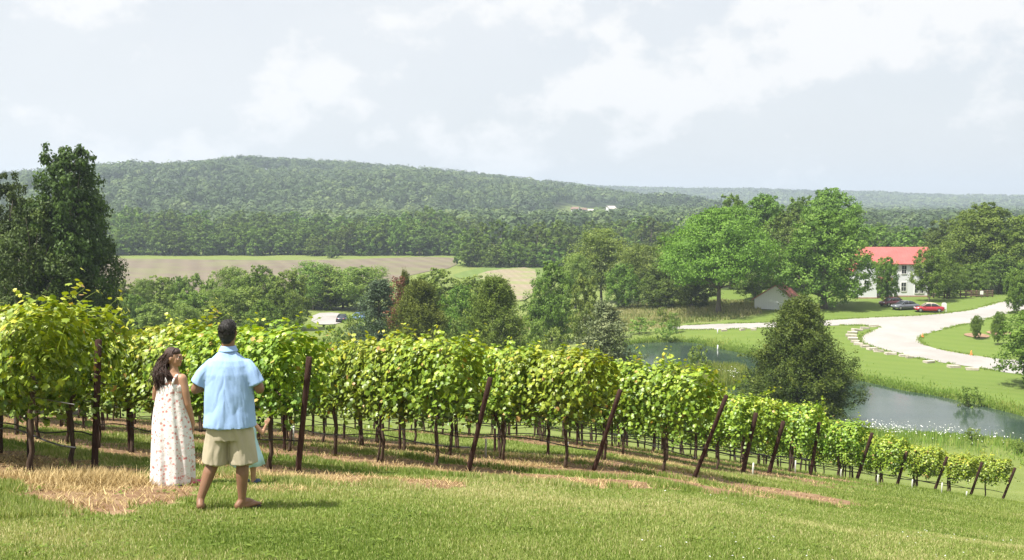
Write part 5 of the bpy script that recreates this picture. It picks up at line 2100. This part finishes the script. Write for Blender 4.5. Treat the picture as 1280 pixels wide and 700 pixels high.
for k in range(420):
    a0 = r2.uniform(-1, 1)
    st_ = np.array(whc) + Rw @ np.array([a0 * .074, -.02 - .068 * math.sqrt(1 - a0 * a0) * r2.uniform(.5, 1), r2.uniform(-.05, .075)])
    end = np.array([-.085 + r2.normal(0, .045), -.10 + r2.normal(0, .022), 1.13 + r2.uniform(-.03, .17)])
    if k % 6 == 0:
        end = np.array([.02 + r2.normal(0, .02), -.10, 1.2 + r2.uniform(0, .06)])
    P = []
    ph = r2.uniform(0, 2.2)
    for t_ in np.linspace(0, 1, 11):
        q = st_ * (1 - t_) + end * t_ + bk * .055 * math.sin(t_ * PI) + np.array([0, 0, .02 * math.sin(t_ * PI)])
        q = q + np.array([math.sin(t_ * 14 + ph), math.cos(t_ * 12 + ph), 0]) * .013 * t_
        P.append(q)
    A.tube(P, np.linspace(.0065, .0028, 11), 4)
hr = A.build('hair', M['hairbrown'], wom, True)
A = Acc()
A.tube([np.array(whc) + Rw @ np.array([x_ * .087, .03 + .0 * x_, .055 + .05 * math.sqrt(max(0, 1 - x_ * x_))]) for x_ in np.linspace(-1, 1, 15)], .005, 6)
A.build('hair_band', M['iris'], hr, True)
for cx_ in (-.1, .16):
    A = Acc()
    A.ell((cx_ + .07, -.01, .028), (.125, .045, .036), 16, 10, rotz(.35))
    A.build('shoe', M['pinkshoe'], wom, True)

# --- the child half hidden behind the man
cx_, cy_, cz_ = hit(312, 606)
ch = empty('person', (cx_ - .02, cy_, cz_), 0)
tag(ch, 'small child in a pale blue dress mostly hidden behind the one in the blue shirt', 'person')
B = Acc()
ring_loft(B, [(0, 0, .42, .10, .085), (0, 0, .55, .095, .08), (0, 0, .68, .10, .075), (0, 0, .74, .07, .055), (0, 0, .78, .032, .035), (0, 0, .82, .032, .035)])
cR, cc, cs = head(B, (-.02, 0, .90), -.9, .80)
limb(B, [(.09, 0, .71), (.14, .02, .64), (.17, .03, .60)], [.032, .028, .024])
limb(B, [(.17, .03, .60), (.19, .05, .64), (.21, .06, .69)], [.024, .021, .016])
hand(B, (.21, .06, .69), (.35, .1, .9), (-1, 0, .2), .58, .2)
limb(B, [(-.09, 0, .71), (-.13, .02, .6), (-.13, .08, .5)], [.032, .027, .018])
hand(B, (-.13, .08, .5), (0, .1, -1), (0, 1, 0), .58)
for s_ in (-1, 1):
    limb(B, [(s_ * .06, 0, .44), (s_ * .062, .01, .24), (s_ * .065, 0, .06)], [.055, .038, .026])
    foot(B, (s_ * .065, 0, .055), 1.1, 0, .55)
fuse(B, 'body', M['skin_w'], ch, .006, 2)
face_parts(ch, cR, cc, cs)
A = Acc()
ring_loft(A, [(0, 0, .24, .19, .16, .06, 8, .2), (0, 0, .34, .165, .14, .05, 8, .3), (0, 0, .46, .13, .11, .03, 8, .4), (0, 0, .56, .107, .092), (0, 0, .66, .112, .088), (0, 0, .735, .085, .068), (0, 0, .755, .05, .05)], 60)
A.build('dress', M['bluedress'], ch, True)
A = Acc()
A.ell(cc + cR @ np.array([0, -.018, .022]), (.068, .077, .080), 18, 12, cR)
A.ell(cc + cR @ np.array([0, -.045, -.04]), (.058, .035, .07), 18, 12, cR)
fuse(A, 'hair', M['hairblack'], ch, .006, 2, .005, 60, 6)
for s_ in (-1, 1):
    A = Acc()
    A.ell((s_ * .065 + .02, .035, .028), (.042, .078, .032), 14, 10, rotz(-.45))
    A.build('shoe', M['navyshoe'], ch, True)

# ------------------------------------------------------------------ air, sky, sun
A = Acc()
A.box((-5050, -450, -14), (5050, 6050, 150))
hz_o = A.build('haze', None)
tag(hz_o, 'thin summer haze', kind='stuff')
hm = bpy.data.materials.new('haze')
hm.use_nodes = True
hm.node_tree.nodes.clear()
ho = hm.node_tree.nodes.new('ShaderNodeOutputMaterial')
hv = hm.node_tree.nodes.new('ShaderNodeVolumePrincipled')
hv.inputs['Color'].default_value = (.74, .86, 1.0, 1)
hv.inputs['Density'].default_value = .00028
hv.inputs['Anisotropy'].default_value = .2
hm.node_tree.links.new(hv.outputs[0], ho.inputs['Volume'])
hz_o.data.materials.clear()
hz_o.data.materials.append(hm)

SUN_EL = math.radians(61)
SUN_AZ = math.atan2(-.82, -.54)     # x, y of the direction to the sun: from the left, a little behind the viewer
sd_ = Vector((math.sin(SUN_AZ) * math.cos(SUN_EL), math.cos(SUN_AZ) * math.cos(SUN_EL), math.sin(SUN_EL)))
sl = bpy.data.lights.new('sun', 'SUN')
sl.energy = 5.0
sl.angle = math.radians(.6)
sl.color = (1.0, .955, .88)
so = bpy.data.objects.new('sun', sl)
COL.objects.link(so)
so.rotation_euler = sd_.to_track_quat('Z', 'Y').to_euler()
so.location = (0, 0, 60)

w = bpy.data.worlds.new("World")
scene.world = w
w.use_nodes = True
nt = w.node_tree
nt.nodes.clear()
N = lambda k: nt.nodes.new(k)
out = N('ShaderNodeOutputWorld')
bg = N('ShaderNodeBackground')
sky = N('ShaderNodeTexSky')
sky.sky_type = 'NISHITA'
sky.sun_disc = False
sky.sun_elevation = SUN_EL
sky.sun_rotation = SUN_AZ
sky.altitude = 150
sky.air_density = 1.0
sky.dust_density = 3.0
sky.ozone_density = 1.0
tc = N('ShaderNodeTexCoord')
sep = N('ShaderNodeSeparateXYZ')
nt.links.new(tc.outputs['Generated'], sep.inputs[0])


def wm(op, a, b=None):
    m = N('ShaderNodeMath')
    m.operation = op
    for i, v in enumerate((a, b)):
        if v is None:
            continue
        if isinstance(v, bpy.types.NodeSocket):
            nt.links.new(v, m.inputs[i])
        else:
            m.inputs[i].default_value = v
    return m.outputs[0]


comb = N('ShaderNodeCombineXYZ')
nt.links.new(sep.outputs[0], comb.inputs[0])
nt.links.new(sep.outputs[1], comb.inputs[1])
nt.links.new(wm('MULTIPLY', sep.outputs[2], 1.45), comb.inputs[2])


def wnoise(scale, detail, loc, rough=.55):
    mp = N('ShaderNodeMapping')
    mp.inputs['Location'].default_value = loc
    nt.links.new(comb.outputs[0], mp.inputs['Vector'])
    n_ = N('ShaderNodeTexNoise')
    n_.inputs['Scale'].default_value = scale
    n_.inputs['Detail'].default_value = detail
    n_.inputs['Roughness'].default_value = rough
    nt.links.new(mp.outputs[0], n_.inputs['Vector'])
    return n_.outputs['Fac']


def wramp(f, stops):
    r_ = N('ShaderNodeValToRGB')
    for e, (p, c) in zip(r_.color_ramp.elements, stops):
        e.position = p
        e.color = (c, c, c, 1)
    nt.links.new(f, r_.inputs['Fac'])
    return r_.outputs['Color']


cl = wramp(wnoise(8.5, 12, (.3, .9, .6), .58), [(.50, 0), (.58, 1)])
veil = wramp(wnoise(2.2, 5, (7, 3, 0)), [(.3, .75), (.7, .97)])


def wmix(f, a, b):
    m = N('ShaderNodeMix')
    m.data_type = 'RGBA'
    for s_, v in ((0, f), (6, a), (7, b)):
        if isinstance(v, bpy.types.NodeSocket):
            nt.links.new(v, m.inputs[s_])
        else:
            m.inputs[s_].default_value = v if s_ == 0 else (*v, 1)
    return m.outputs[2]


c1 = wmix(veil, sky.outputs[0], (5.6, 5.76, 5.93))
c2 = wmix(cl, c1, (6.3, 6.32, 6.35))
nt.links.new(c2, bg.inputs['Color'])
bg.inputs['Strength'].default_value = .078
nt.links.new(bg.outputs[0], out.inputs['Surface'])

scene.view_settings.view_transform = 'Standard'
scene.view_settings.look = 'None'
scene.view_settings.exposure = 1.02
scene.view_settings.gamma = 1
scene.render.engine = 'CYCLES'
scene.cycles.max_bounces = 6
scene.cycles.diffuse_bounces = 3
scene.cycles.glossy_bounces = 3
scene.cycles.transmission_bounces = 4
scene.cycles.volume_bounces = 0
scene.cycles.transparent_max_bounces = 4
scene.cycles.use_denoising = True
scene.cycles.sample_clamp_indirect = 6
